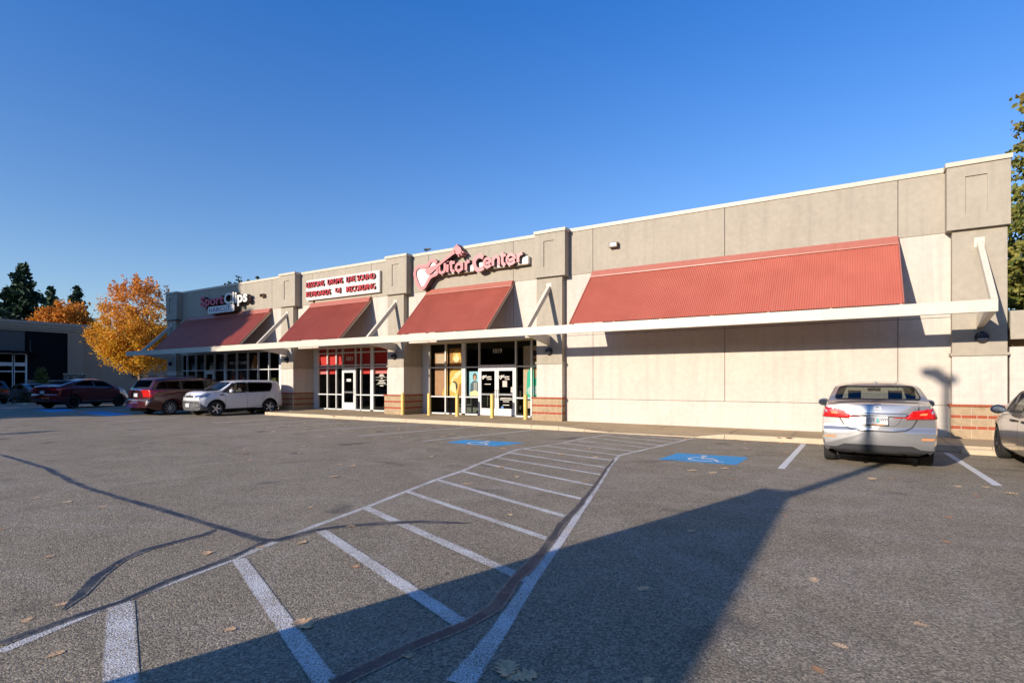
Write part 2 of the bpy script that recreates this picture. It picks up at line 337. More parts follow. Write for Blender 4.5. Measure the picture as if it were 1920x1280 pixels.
GC_STROKES= [[(-14.337, 6.268), (-14.327, 6.076), (-14.25, 5.986), (-14.145, 5.994), (-14.048, 6.06), (-14.035, 6.356)], [(-13.897, 6.286), (-13.911, 5.978)], [(-13.89, 6.407), (-13.887, 6.385)], [(-13.716, 6.414), (-13.716, 6.118), (-13.665, 5.992), (-13.547, 5.993)], [(-13.801, 6.316), (-13.537, 6.334)], [(-13.179, 6.139), (-13.262, 6.233), (-13.379, 6.241), (-13.469, 6.158), (-13.456, 6.036), (-13.346, 5.971), (-13.229, 6.012), (-13.179, 6.113)], [(-13.176, 6.285), (-13.176, 5.98)], [(-12.981, 6.307), (-12.981, 5.959)], [(-12.981, 6.196), (-12.916, 6.273), (-12.802, 6.292)], [(-12.146, 6.36), (-12.288, 6.429), (-12.447, 6.409), (-12.559, 6.292), (-12.575, 6.15), (-12.511, 5.986), (-12.383, 5.907), (-12.225, 5.929), (-12.13, 5.971)], [(-12.067, 6.106), (-11.834, 6.156), (-11.843, 6.247), (-11.958, 6.299), (-12.083, 6.237), (-12.099, 6.096), (-12.02, 5.984), (-11.896, 5.983), (-11.803, 6.037)], [(-11.695, 6.306), (-11.695, 5.987)], [(-11.695, 6.217), (-11.572, 6.33), (-11.465, 6.279), (-11.435, 6.173), (-11.435, 5.983)], [(-11.268, 6.445), (-11.268, 6.103), (-11.223, 5.997), (-11.124, 5.999)], [(-11.344, 6.328), (-11.118, 6.338)], [(-11.029, 6.101), (-10.733, 6.166), (-10.777, 6.271), (-10.91, 6.325), (-11.029, 6.252), (-11.058, 6.117), (-10.984, 5.995), (-10.851, 5.98), (-10.704, 6.051)], [(-10.582, 6.322), (-10.573, 5.998)], [(-10.573, 6.172), (-10.515, 6.277), (-10.385, 6.303)]]
# ------------------------------------------------------------------ ground
mb = MB(); mb.add([(-900, -500, 0), (500, -500, 0), (500, 900, 0), (-900, 900, 0)], [(0, 1, 2, 3)])
tag(mb.build('parking_lot', M['asphalt']), kind='structure')
def band(pts, wd, z, wob=0, seed=1, mbx=None, taper=False):
    rnd = random.Random(seed); mbx = mbx or MB(); L_ = []; Rr = []
    P = [Vector((p[0], p[1])) for p in pts]; Q = []
    for a, b in zip(P, P[1:]):
        n = max(1, int((b - a).length / .25)) if wob else 1
        for i in range(n): Q.append(a.lerp(b, i / n))
    Q.append(P[-1])
    for i, p in enumerate(Q):
        d = (Q[min(i + 1, len(Q) - 1)] - Q[max(i - 1, 0)]).normalized(); nn = Vector((-d.y, d.x))
        ww = wd[min(len(wd) - 1, int(i / len(Q) * len(wd)))] if isinstance(wd, (list, tuple)) else wd
        a = ww / 2 * (1 + rnd.uniform(-wob, wob)); b = ww / 2 * (1 + rnd.uniform(-wob, wob))
        if taper and (i == 0 or i == len(Q) - 1): a = b = .01
        L_.append(p + nn * a); Rr.append(p - nn * b)
    n = len(Q); mid = [(a + b) / 2 for a, b in zip(L_, Rr)]; mbx.e += [0.] * n + [1.] * n + [0.] * n
    mbx.add([(p.x, p.y, z) for p in L_ + mid + Rr], [(n + i, n + i + 1, i + 1, i) for i in range(n - 1)] + [(2 * n + i, 2 * n + i + 1, n + i + 1, n + i) for i in range(n - 1)])
    return mbx
mb = MB()
for k, (p, wd, wb, tp) in enumerate([(CR1, .12, .3, 1), (CR2, .10, .35, 1), (CR3, .085, .35, 0), ([(x - .075, y) for x, y in CR4], [.12, .11, .10, .08, .065, .055, .05], .28, 0), (CR5, .03, .3, 1), (CR6, .03, .3, 1)]):
    band(p, wd, .0040 + k * .0002, wb, k, mb, tp)

tag(mb.build('crack_sealant', M['seal']), kind='structure')
mb = MB(); band(LEFT_LINE, .085, .0015, 0, 1, mb); band(RIGHT_LINE, [.17, .12, .10, .085, .085, .085, .085, .09, .10, .10], .0016, 0, 1, mb)
tag(mb.build('crossing_edge_line', M['paint']), kind='structure')
mb = MB()
for k, (a, b) in enumerate(HATCH): band([a, b], .165 if k == 0 else .125 if k < 4 else .105, .0030, 0, 1, mb)
tag(mb.build('crossing_hatching', M['paint']), kind='structure')
mb = MB()
for a, b in STALL[:6] + STALL[8:]: band([a, b], .085, .0018, 0, 1, mb)
for x in (-28.9, -31.6, -34.5, -39.6, -42.4): band([(x, 10.6), (x + .9, 15.2)], .1, .0018, 0, 1, mb)
tag(mb.build('stall_line', M['paint_faint']), kind='structure')
mb = MB()
for a, b in STALL[6:8]: band([a, b], .115, .0018, 0, 1, mb)
tag(mb.build('parking_stall_line', M['paint_new']), kind='structure')
def chair_symbol(mbx, o, ux, uy, s, z):
    def P(a, b): return (o[0] + (ux[0] * a + uy[0] * b) * s, o[1] + (ux[1] * a + uy[1] * b) * s, z)
    def st(pts, wd):
        q = [P(*p)[:2] for p in pts]; band(q, wd * s, z, 0, 1, mbx)
    st([(math.cos(t) * .26 - .02, math.sin(t) * .26 - .16) for t in [R(100 + 22 * i) for i in range(12)]], .06)
    st([(-.06, .26), (-.02, -.08), (.22, -.08), (.34, -.36), (.44, -.33)], .075)
    st([(-.04, .10), (.18, .10)], .06)
    c = P(-.07, .38); n = 12
    mbx.add([(c[0] + .075 * s * math.cos(2 * math.pi * k / n), c[1] + .075 * s * math.sin(2 * math.pi * k / n), z) for k in range(n)], [tuple(range(n))]); mbx.e += [1.] * n
for nm, bx in (('accessible_parking_symbol', BOX_A), ('accessible_parking_symbol', BOX_B), ('accessible_parking_symbol', BOX_C), ('accessible_parking_symbol', BOX_D)):
    mb = MB(); mb.add([(x, y, .0018) for x, y in bx], [(0, 3, 2, 1)], 0); mb.e = [1.] * 4
    cx = sum(p[0] for p in bx) / 4; cy = sum(p[1] for p in bx) / 4
    ux = Vector((bx[3][0] - bx[0][0], bx[3][1] - bx[0][1])).normalized(); uy = Vector((-ux.y, ux.x))
    m2 = MB(); chair_symbol(m2, (cx, cy), ux, uy, .95, .0036); mb.add(m2.v, m2.f, 1); mb.e += m2.e
    tag(mb.build(nm, [M['paint_blue'], M['paint_new']]), kind='structure')
# sidewalk with kerb: height follows the dropped kerb at the crossing
YK = 15.52
def hk(x):
    pts = [(-60, .13), (-7.9, .13), (-6.2, .022), (-3.7, .022), (-2.9, .13), (60, .13)]
    for (a, ha), (b, hb) in zip(pts, pts[1:]):
        if a <= x <= b: return ha + (hb - ha) * (x - a) / (b - a)
    return .13
xs = [-23.0 + i * .35 for i in range(int((33) / .35) + 1)]
mb = MB(); ys = [YK + .16, 16.3, 17.0, 19.2]
def hz(x, y):
    t = min(1, max(0, (y - YK - .16) / 1.3)); return hk(x) + (.13 - hk(x)) * t
for i in range(len(xs) - 1):
    for j in range(3):
        x0, x1, y0, y1 = xs[i], xs[i + 1], ys[j], ys[j + 1]
        mb.add([(x0, y0, hz(x0, y0)), (x1, y0, hz(x1, y0)), (x1, y1, hz(x1, y1)), (x0, y1, hz(x0, y1))], [(0, 1, 2, 3)])
mb.box(-37.5, -23.0, 16.9, 19.2, -.1, .13)
tag(mb.build('sidewalk', M['walk']), kind='structure')
mb = MB()
for x, y0 in ((-2.84, YK + .2), (-1.32, YK + .2), (-5, 16.6), (-7.9, YK + .2), (.3, YK + .2), (1.9, YK + .2), (-11.5, YK + .2), (-14.9, YK + .2), (-18.4, YK + .2), (-21, YK + .2), (3.6, YK + .2)):
    mb.add([(x - .008, y0, .134 if y0 > 16 or hk(x) > .12 else .05), (x + .008, y0, .134), (x + .008, 17.5, .134), (x - .008, 17.5, .134)], [(0, 1, 2, 3)])
tag(mb.build('sidewalk_joint', M['joint']), kind='structure')
mb = MB()
def kerbseg(x0, x1):
    h0, h1 = hk(x0), hk(x1); g = .012
    a, b = x0, x1 - g
    mb.add([(a, YK, -.05), (b, YK, -.05), (b, YK + .15, -.05), (a, YK + .15, -.05), (a, YK + .02, h0), (b, YK + .02, h1), (b, YK + .15, h0 if 0 else h1 + .001), (a, YK + .15, h0 + .001)],
           [(0, 1, 5, 4), (4, 5, 6, 7), (1, 2, 6, 5), (0, 4, 7, 3), (2, 3, 7, 6)])
br = [-23, -20, -17.05, -14.4, -11.9, -8.9, -7.9, -7.0, -6.2, -5, -3.7, -2.9, -.2, 2.6, 5.4, 8.5]
for a, b in zip(br, br[1:]): kerbseg(a, b)
mb.prism([(-23.0, YK), (-22.99, YK + .15), (-23.25, YK + .3), (-23.3, 17.0), (-23.45, 17.0), (-23.42, YK + .2), (-23.2, YK + .03)], -.05, .13, axis='z')
mb.box(-37.6, -23.45, 16.75, 16.9, -.05, .131)
tag(mb.build('kerb', M['kerb']), kind='structure')
# ------------------------------------------------------------------ main building
D = 17.79
RB = thing('retail_building', 'long single storey cream and taupe shop building with red metal awnings over a sidewalk', 'building', (-16.5, D, 0))
P = lambda b, n, m, par=RB, **k: b.build(n, m, par, **k)
BAYS = [(-35.07, -24.82, [-34.2, -29.9, -25.9]), (-23.85, -17.33, [-22.68, -18.57]), (-16.39, -9.83, [-15.2, -10.98]), (-8.79, 2.15, [-7.704, -3.323, 1.047])]
up = MB(); lo = MB(); tl = MB(); bk = MB()
for bi, (a, b, js) in enumerate(BAYS):
    e = [a] + js + [b]; g = .009
    for x0, x1 in zip(e, e[1:]):
        up.box(x0 + (g if x0 != a else -.35), x1 - (g if x1 != b else -.35), D - .02, D + .25, 5.36, 6.90)
        zl = 3.20 if bi < 3 else .945
        if bi == 3:
            lo.box(x0 + (g if x0 != a else -.1), x1 - (g if x1 != b else -.1), D, D + .25, 3.20, 5.36)
            lo.box(x0 + (g if x0 != a else -.1), x1 - (g if x1 != b else -.1), D, D + .25, .945, 3.185)
            tl.box(x0 - (0 if x0 != a else .1), x1 + (0 if x1 != b else .1), D, D + .25, .13, .93)
        else:
            lo.box(x0 + (g if x0 != a else -.1), x1 - (g if x1 != b else -.1), D, D + .25, 3.20, 5.36)
    bk.box(a - .1, b + .1, D + .02, D + .22, 5.3, 6.85)
    bk.box(a - .1, b + .1, D + .02, D + .22, .13 if bi == 3 else 3.25, 5.3)
P(up, 'upper_wall', M['taupe']); P(lo, 'lower_wall', M['cream']); P(tl, 'block_wall', M['cream_tile']); P(bk, 'wall_joint', M['joint'])
cp = MB()
for a, b, _ in BAYS: cp.box(a - .3, b + .3, D - .05, D + .45, 6.90, 7.02)
P(cp, 'coping', M['coping'])
sh = MB()   # shell: side, rear, roof
sh.box(-36.0, 3.1, D + .27, D + .4, 3.3, 6.7); sh.box(-36.0, 3.1, D + .4, 38, 6.2, 6.4); sh.box(-36.05, -35.8, D + .2, 38, .0, 6.85); sh.box(2.9, 3.12, D + .2, 38, 0, 6.85)
sh.box(-35.8, 2.9, 37.8, 38, 0, 6.85)
P(sh, 'wall', M['taupe'])
PIERS = [(2.15, 3.2, 2.03, 3.24), (-9.83, -8.79, -9.84, -8.62), (-17.33, -16.39, -17.33, -16.12), (-24.82, -23.85, -24.78, -23.55), (-36.1, -35.07, -36.0, -34.75)]
YP = D - .25
for i, (a, b, ba, bb) in enumerate(PIERS):
    back = 18.8 if 1 <= i <= 3 else D + .1
    s = MB(); s.box(a, b, YP, back, 2.25, 5.33); pr = P(s, 'pier', M['taupe'])
    pr['label'] = None if 0 else 'taupe stucco pier with projecting block top and brick base'
    s = MB(); s.box(a, b, YP + .004, back - .002, .95, 2.20); P(s, 'pier_block_face', M['cream_tile'], pr)
    s = MB(); s.box(a - .035, b + .035, YP - .035, back - .004, 2.19, 2.26); P(s, 'pier_ledge', M['taupe'], pr)
    # projecting top block with a sunk panel
    s = MB(); y0 = YP - .12; px0 = ba + .36; px1 = ba + .78
    s.box(ba, px0, y0, D + .2, 5.33, 6.90); s.box(px1, bb, y0, D + .2, 5.33, 6.90)
    s.box(px0, px1, y0, D + .2, 5.33, 5.69); s.box(px0, px1, y0, D + .2, 6.62, 6.90); s.box(px0, px1, y0 + .035, D + .2, 5.69, 6.62)
    P(s, 'pier_top', M['taupe'], pr)
    s = MB(); s.box(ba - .03, bb + .03, y0 - .04, D + .48, 6.90, 7.01); P(s, 'pier_coping', M['coping'], pr)
    # brick base
    x0, x1 = a - .18 if i else a - .03, b + .01
    if i == 0: x0, x1 = a - .03, b + .05
    yb = YP - .03
    s = MB(); s.box(x0 + .006, x1 - .006, yb + .006, back - .006, .13, .925, 2)
    courses = [(.13, .355, 0), (.365, .445, 1), (.455, .625, 0), (.635, .715, 1), (.725, .92, 0)]
    for z0, z1, mt in courses:
        for face in range(2):
            if face == 0: u0, u1 = x0, x1
            else: u0, u1 = yb, back
            unit = [.205, .305] if mt else [.405]
            u = u0; k = 0
            while u < u1 - .02:
                w_ = unit[k % len(unit)]; e = min(u + w_, u1)
                if face == 0: s.box(u + .004, e - .008, yb, yb + .05, z0, z1, mt)
                else:
                    s.box(x1 - .05, x1, max(u, yb + .055) + .004, e - .008, z0, z1, mt)
                u = e; k += 1
    P(s, 'brick_base', [M['block_tan'], M['block_red'], M['mortar']], pr)
    s = MB(); u = x0 - .03
    while u < x1 + .02:
        s.box(u + .003, min(u + .1, x1 + .03) - .003, yb - .03, back - .008, .925, .98); u += .1
    P(s, 'brick_cap', M['block_red'], pr)
# recessed entrance bays: soffit, jambs
s = MB()
for a, b in ((-23.85, -17.33), (-16.39, -9.83)):
    s.box(a, b, D + .24, 18.95, 3.19, 3.30)
s.box(-35.07, -24.82, D + .02, D + .2, 3.13, 3.21)
P(s, 'soffit', M['soffit'])
s = MB()
for x in (-22.2, -20.9, -19.2, -15.3, -13.9, -12.3, -11.0): s.lathe([(0.0, 3.186), (.07, 3.184), (.085, 3.189)], 12, (x, 18.3, 0))
[P(q, 'soffit_light', M['sign_white']) for q in explode(s)]
# awnings
for a, b in ((-34.2, -25.9), (-22.68, -18.55), (-15.2, -10.95), (-7.70, 1.05)):
    p0 = Vector((0, D - .05, 5.30)); p1 = Vector((0, D - 1.88, 3.40)); d = p1 - p0; nrm = Vector((0, d.z, -d.y)).normalized()
    if nrm.z < 0: nrm = -nrm
    s = MB(); pit = .056; n = int((b - a) / pit); vs = []; prof = [(0, 0), (.28, 0), (.38, .018), (.62, .018), (.72, 0)]
    xs_ = [(a + (k + t) * (b - a) / n, h) for k in range(n) for t, h in prof] + [(b, 0)]
    for x, h in xs_:
        for p in (p0, p1): q = p + nrm * h; vs.append((x, q.y, q.z))
    s.add(vs, [(2 * i, 2 * i + 1, 2 * i + 3, 2 * i + 2) for i in range(len(xs_) - 1)])
    aw = P(s, 'awning', M['awning'])
    s = MB(); s.box(a, b, D - .10, D - .01, 5.25, 5.40)
    s.add([(a, D - .10, 5.40), (b, D - .10, 5.40), (b, D - .22, 5.20), (a, D - .22, 5.20), (a, D - .10, 5.37), (b, D - .10, 5.37), (b, D - .22, 5.17), (a, D - .22, 5.17)], [(0, 1, 2, 3), (3, 2, 6, 7), (4, 5, 1, 0), (7, 6, 5, 4)])
    P(s, 'flashing', M['flash'], aw)
    s = MB()
    for x in (a, b): s.beam((x, p0.y, p0.z), (x, p1.y, p1.z), .03, .07)
    [P(q, 'edge_trim', M['flash'], aw) for q in explode(s)]
    s = MB()
    for x in [a + .05 + k * (b - a - .1) / max(2, round((b - a) / 1.4)) for k in range(max(2, round((b - a) / 1.4)) + 1)]: s.beam((x, p0.y, p0.z - .09), (x, p1.y, p1.z - .09), .05, .09)
    [P(q, 'rafter', M['cream_metal'], aw) for q in explode(s)]
# canopy beam on tapered outriggers
s = MB(); s.box(-37.5, 2.74, 15.86, 15.95, 3.10, 3.37); s.box(-37.5, 2.74, 15.95, 16.02, 3.10, 3.13); s.box(-37.5, 2.74, 15.95, 16.02, 3.34, 3.37)
P(s, 'canopy_beam', M['cream_metal'])
OX = [2.68, -9.31, -16.86, -24.33, -35.6]
for x in OX:
    s = MB(); s.prism([(15.95, 3.11), (YP, 2.86), (YP, 3.20), (15.95, 3.30)], x - .06, x + .06, axis='x'); P(s, 'outrigger', M['cream_metal'])
    s = MB(); s.beam((x, 15.93, 3.33), (x, YP, 4.95), .12, .16); s.box(x - .1, x + .1, YP - .02, YP, 4.86, 5.1); P(s, 'diagonal_brace', M['cream_metal'])
for x in (2.72, -9.31, -16.93, -24.32, -35.7):
    s = MB(); s.lathe([(0, -.14), (.10, -.13), (.135, -.07), (.14, 0)], 20, (x, YP, 2.64), 'y')
    lp = P(s, 'wall_lamp', M['navy'], smooth=True)
    s = MB(); s.box(x - .085, x + .085, YP - .15, YP - .115, 2.585, 2.60); P(s, 'lens', M['sign_white'], lp)
for x, z in ((-6.9, 6.205), (-26.57, 6.115)):
    s = MB(); s.box(x - .15, x + .15, D - .2, D - .02, z - .085, z + .085); fl = P(s, 'floodlight', M['bronze'])
    s = MB(); s.add([(x - .1, D - .204, z - .055), (x + .12, D - .204, z - .055), (x + .12, D - .204, z + .06), (x - .1, D - .204, z + .06)], [(0, 1, 2, 3)]); P(s, 'lens', glass_mat('lamp_lens', (.3, .3, .35), .9, .5, .5), fl)
# storefronts: frames, panes, doors
def storefront(xs_, zs_, y, name, skip=(), wide=(), depth=.1, panes=True, mat=None, zt=3.19, door=None):
    """xs_ mullion centres, zs_ transom heights; one frame, each pane a sub-part."""
    s = MB(); w2 = .028
    for i, x in enumerate(xs_):
        ww = .10 if i in wide else w2
        s.box(x - ww, x + ww, y - .05, y + .06, .13, zt)
    for z in zs_:
        for i in range(len(xs_) - 1):
            if (i, z) in skip: continue
            s.box(xs_[i] + w2 - .001, xs_[i + 1] - w2 + .001, y - .045, y + .055, z - .026, z + .026)
    fr = P(s, name, M['white_metal'])
    zz = [.14] + [z for z in zs_] + [zt]
    return fr
def pane(par, x0, x1, z0, z1, y): 
    s = MB(); s.add([(x0, y, z0), (x1, y, z0), (x1, y, z1), (x0, y, z1)], [(0, 1, 2, 3)]); return P(s, 'pane', M['store_glass'], par, fix=False)
def door_leaf(par_unused, x0, x1, y, z1=2.1, kick=.29, mid=1.02, hside=1):
    s = MB(); st = .09
    s.box(x0, x0 + st, y - .06, y + .0, .15, z1); s.box(x1 - st, x1, y - .06, y + .0, .15, z1)
    s.box(x0 + st, x1 - st, y - .06, y, .15, .15 + kick); s.box(x0 + st, x1 - st, y - .06, y, z1 - .11, z1)
    d = P(s, 'door', M['white_metal'])
    s = MB(); s.box(x0 + st, x1 - st, y - .075, y - .05, mid - .035, mid + .035); P(s, 'push_bar', M['grey_metal'], d)
    s = MB(); s.add([(x0 + st, y - .03, .15 + kick), (x1 - st, y - .03, .15 + kick), (x1 - st, y - .03, z1 - .11), (x0 + st, y - .03, z1 - .11)], [(0, 1, 2, 3)]); P(s, 'pane', M['store_glass'], d, fix=False)
    hx = x1 - .05 if hside > 0 else x0 + .05
    s = MB(); s.tube([(hx, y - .06, .9), (hx, y - .13, .9), (hx, y - .13, 1.2), (hx, y - .06, 1.2)], .012, 6); P(s, 'handle', M['black'], d)
    return d
M['grey_metal'] = plain('grey_metal', (.35, .35, .36), .35, .6)
YS = 18.82
# shop with double doors
xg = [-16.03, -15.10, -14.11, -13.30, -11.50, -10.77, -9.95]
fr = storefront(xg, [.89, 2.16], YS, 'storefront', skip=[(3, .89), (3, 2.16)], wide=(2,))
s = MB(); s.box(-16.39, -16.058, YS - .06, YS + .06, .13, 3.19); s.box(-13.27, -11.53, YS - .05, YS + .06, 2.10, 2.24); s.box(-16.0, -13.3, YS - .05, YS + .06, .13, .19); s.box(-11.5, -9.95, YS - .05, YS + .06, .13, .19); [P(q, 'frame', M['white_metal'], fr) for q in explode(s)]
for i in range(6):
    a, b = xg[i] + .02, xg[i + 1] - .02
    if i == 3: pane(fr, a, b, 2.23, 3.19, YS); continue
    for z0, z1 in ((.18, .87), (.91, 2.14), (2.18, 3.19)): pane(fr, a, b, z0, z1, YS)
door_leaf(0, -13.26, -12.405, YS, hside=1); door_leaf(0, -12.39, -11.535, YS, hside=-1)
# shop with red window film
xg2 = [-23.52, -22.80, -22.13, -21.66, -20.74, -20.36, -19.60, -18.55, -17.5]
fr2 = storefront(xg2, [.90, 2.24, 2.36, 2.98], YS, 'storefront', skip=[(3, .90), (3, 2.24)], wide=(6,))
s = MB(); s.box(-23.85, -23.54, YS - .06, YS + .06, .13, 3.19); s.box(-21.63, -20.77, YS - .05, YS + .06, 2.10, 2.265); s.box(-23.5, -21.66, YS - .05, YS + .06, .13, .19); s.box(-20.74, -17.35, YS - .05, YS + .06, .13, .19); [P(q, 'frame', M['white_metal'], fr2) for q in explode(s)]
for i in range(8):
    a, b = xg2[i] + .02, xg2[i + 1] - .02
    rows = ((.18, .88), (.92, 2.22), (2.26, 2.34), (2.38, 2.96), (3.0, 3.19)) if i != 3 else ((2.265, 2.34), (2.38, 2.96), (3.0, 3.19))
    for z0, z1 in rows: pane(fr2, a, b, z0, z1, YS)
door_leaf(0, -21.63, -20.77, YS, kick=.36, hside=1)
film = plain('red_window_film', (.62, .022, .018), .5, var=.05); filmp = plain('pink_window_film', (.78, .22, .22), .5, var=.05)
s = MB(); s.box(-23.5, -17.5, YS + .075, YS + .085, 2.25, 3.18, 0)
for a, b, m_ in ((-23.5, -22.8, 1), (-22.8, -22.15, 0), (-20.36, -19.65, 0), (-19.5, -18.5, 1)): s.box(a, b, YS + .07, YS + .08, 1.93, 2.10, m_); s.box(a, b, YS + .07, YS + .08, 2.11, 2.24, 0)
wf = P(s, 'window_film', [film, filmp]); wf['label'] = 'red film band behind the panes'
# barber shop glazing, flush with the wall
YB = D + .12
xg3 = [-35.0, -34.45, -33.48, -32.52, -31.5, -30.6, -30.2, -29.29, -28.25, -27.30, -26.34, -25.42, -24.85]
fr3 = storefront(xg3[0:6] and [-35.37 + .35, -34.45, -33.48, -32.52, -31.5, -30.4, -29.29, -28.25, -27.30, -26.34, -25.42], [.9, 2.2], YB, 'storefront', wide=(5,), zt=3.13)
s = MB(); s.box(-25.4, -24.82, YB - .06, YB + .1, .13, 3.13); s.box(-35.1, -25.4, YB - .045, YB + .05, .13, .2); s.box(-32.50, -32.36, YB - .05, YB + .06, .2, 2.2); s.box(-31.66, -31.52, YB - .05, YB + .06, .2, 2.2); s.box(-32.36, -31.66, YB - .05, YB + .06, 1.98, 2.2); [P(q, 'frame', M['white_metal'], fr3) for q in explode(s)]
for a, b in zip([-35.02, -34.45, -33.48, -32.52, -31.5, -30.4, -29.29, -28.25, -27.30, -26.34], [-34.45, -33.48, -32.52, -31.5, -30.4, -29.29, -28.25, -27.30, -26.34, -25.42]):
    for z0, z1 in ((.2, .88), (.92, 2.18), (2.22, 3.12)): pane(fr3, a + .02, b - .02, z0, z1, YB)
# rooms behind the glass
s = MB()
for a, b, y0, m_ in ((-23.84, -17.34, 18.9, 0), (-16.38, -9.84, 18.9, 0), (-35.06, -24.83, 17.98, 0)):
    s.add([(a, y0, .132), (b, y0, .132), (b, 24, .132), (a, 24, .132), (a, y0, 3.3), (b, y0, 3.3), (b, 24, 3.3), (a, 24, 3.3)], [(0, 1, 2, 3), (2, 3, 7, 6), (1, 2, 6, 5), (0, 3, 7, 4), (4, 5, 6, 7)], m_)
    s.box(a, b, y0 - .0, y0 + .08, 3.2, 3.31, 1)
P(s, 'interior_room', [M['room'], M['room2']], fix=False)
s = MB(); s.box(-15.95, -13.4, 20.2, 20.3, .14, .9, 0); s.box(-11.4, -10.0, 20.2, 20.3, .14, .9, 0); s.box(-26.0, -25.85, 18.4, 18.5, .14, 2.75, 1); s.box(-27.2, -26.8, 18.6, 18.9, 1.35, 1.75, 2)
P(s, 'interior_fitting', [M['room2'], plain('pale_green', (.35, .55, .45), .6), plain('pale_yellow', (.5, .45, .15), .6)])
# low wing to the right
WG = thing('annex_building', 'low plain tan block wing set back beyond the right end of the shops', 'building', (10, 22, 0))
s = MB(); s.box(3.26, 34, 17.58, 30, 2.59, 3.26); s.box(3.26, 34, 17.54, 17.58, 2.57, 2.64); P(s, 'fascia', M['taupe'], WG)
s = MB(); s.box(3.26, 34, 17.64, 29.9, 0, 2.39); P(s, 'wall', M['cream_tile'], WG)
s = MB(); s.box(3.26, 34, 18.0, 29.8, 2.39, 2.59); P(s, 'recess_wall', M['bronze'], WG)
s = MB(); s.box(8.3, 34, 16.2, 17.62, -.1, .128); tag(s.build('planting_strip', M['walk']), kind='structure')
# crow on the coping
def crow():
    m = MB(); o = Vector((-15.33, D + .02, 7.02))
    m.tube([o + Vector((-.10, 0, .075)), o + Vector((-.04, 0, .12)), o + Vector((.04, 0, .13)), o + Vector((.13, 0, .12)), o + Vector((.24, 0, .13))], [.012, .05, .058, .035, .012], 8)
    m.tube([o + Vector((-.16, 0, .135)), o + Vector((-.12, 0, .15)), o + Vector((-.07, 0, .14)), o + Vector((-.03, 0, .115))], [.006, .032, .036, .04], 8)
    for dy in (-.02, .02): m.tube([o + Vector((.0, dy, .08)), o + Vector((.01, dy, .0))], .006, 5)
    m.beam(o + Vector((-.02, -.045, .12)), o + Vector((.2, -.03, .155)), .012, .05)
    return tag(m.build('crow', M['black'], smooth=True), 'small black crow perched on the parapet edge just left of the guitar sign', 'bird')
crow()
# ------------------------------------------------------------------ signs
def stroke(m, pts, wd, y0, y1, mi=0, side=1, cap=True):
    P_ = [Vector(p) for p in pts]
    if len(P_) > 2:   # smooth
        Q = []
        for i in range(len(P_) - 1):
            p0 = P_[max(i - 1, 0)]; p1 = P_[i]; p2 = P_[i + 1]; p3 = P_[min(i + 2, len(P_) - 1)]
            for k in range(5):
                t = k / 5; Q.append(.5 * ((2 * p1) + (p2 - p0) * t + (2 * p0 - 5 * p1 + 4 * p2 - p3) * t * t + (3 * p1 - p0 - 3 * p2 + p3) * t ** 3))
        Q.append(P_[-1]); P_ = Q
    L_ = []; R_ = []
    for i, p in enumerate(P_):
        d = (P_[min(i + 1, len(P_) - 1)] - P_[max(i - 1, 0)]); d = d.normalized() if d.length > 1e-6 else Vector((0, 1)); n = Vector((-d.y, d.x))
        L_.append(p + n * wd / 2); R_.append(p - n * wd / 2)
    n = len(P_); vs = []
    for yy in (y0, y1): vs += [(q.x, yy, q.y) for q in L_ + R_]
    fs = []; ms = []
    for i in range(n - 1):
        fs.append((i, i + 1, n + i + 1, n + i)); ms.append(mi)
        fs.append((2 * n + i, 3 * n + i, 3 * n + i + 1, 2 * n + i + 1)); ms.append(side)
        fs.append((i, 2 * n + i, 2 * n + i + 1, i + 1)); ms.append(side)
        fs.append((n + i, n + i + 1, 3 * n + i + 1, 3 * n + i)); ms.append(side)
    fs.append((0, n, 3 * n, 2 * n)); ms.append(side); fs.append((n - 1, 3 * n - 1, 4 * n - 1, 2 * n - 1)[::1]); ms.append(side)
    base = len(m.v); m.v += vs
    for f, q in zip(fs, ms): m.f.append(tuple(base + i for i in f)); m.m.append(q)
def text_mesh(body, x0, x1, z0, z1, yf, depth, mats, name, parent, off=.0, shear=0):
    cu = bpy.data.curves.new(name, 'FONT'); cu.body = body; cu.size = 1; cu.extrude = .5; cu.offset = off; cu.shear = shear; cu.resolution_u = 3
    o = bpy.data.objects.new('tmp', cu); C.objects.link(o)
    dg = bpy.context.evaluated_depsgraph_get(); me = o.evaluated_get(dg).to_mesh()
    vs = [v.co.copy() for v in me.vertices]; fs = [tuple(p.vertices) for p in me.polygons]; ns = [p.normal.z for p in me.polygons]
    o.to_mesh_clear(); bpy.data.objects.remove(o); bpy.data.curves.remove(cu)
    ax = min(v.x for v in vs); bx = max(v.x for v in vs); az = min(v.y for v in vs); bz = max(v.y for v in vs)
    m = MB()
    m.v = [(x0 + (v.x - ax) / (bx - ax) * (x1 - x0), yf + (.5 - v.z) * depth, z0 + (v.y - az) / (bz - az) * (z1 - z0)) for v in vs]
    m.f = fs; m.m = [0 if nz > .5 else (len(mats) - 1) for nz in ns]
    return m.build(name, mats, parent)
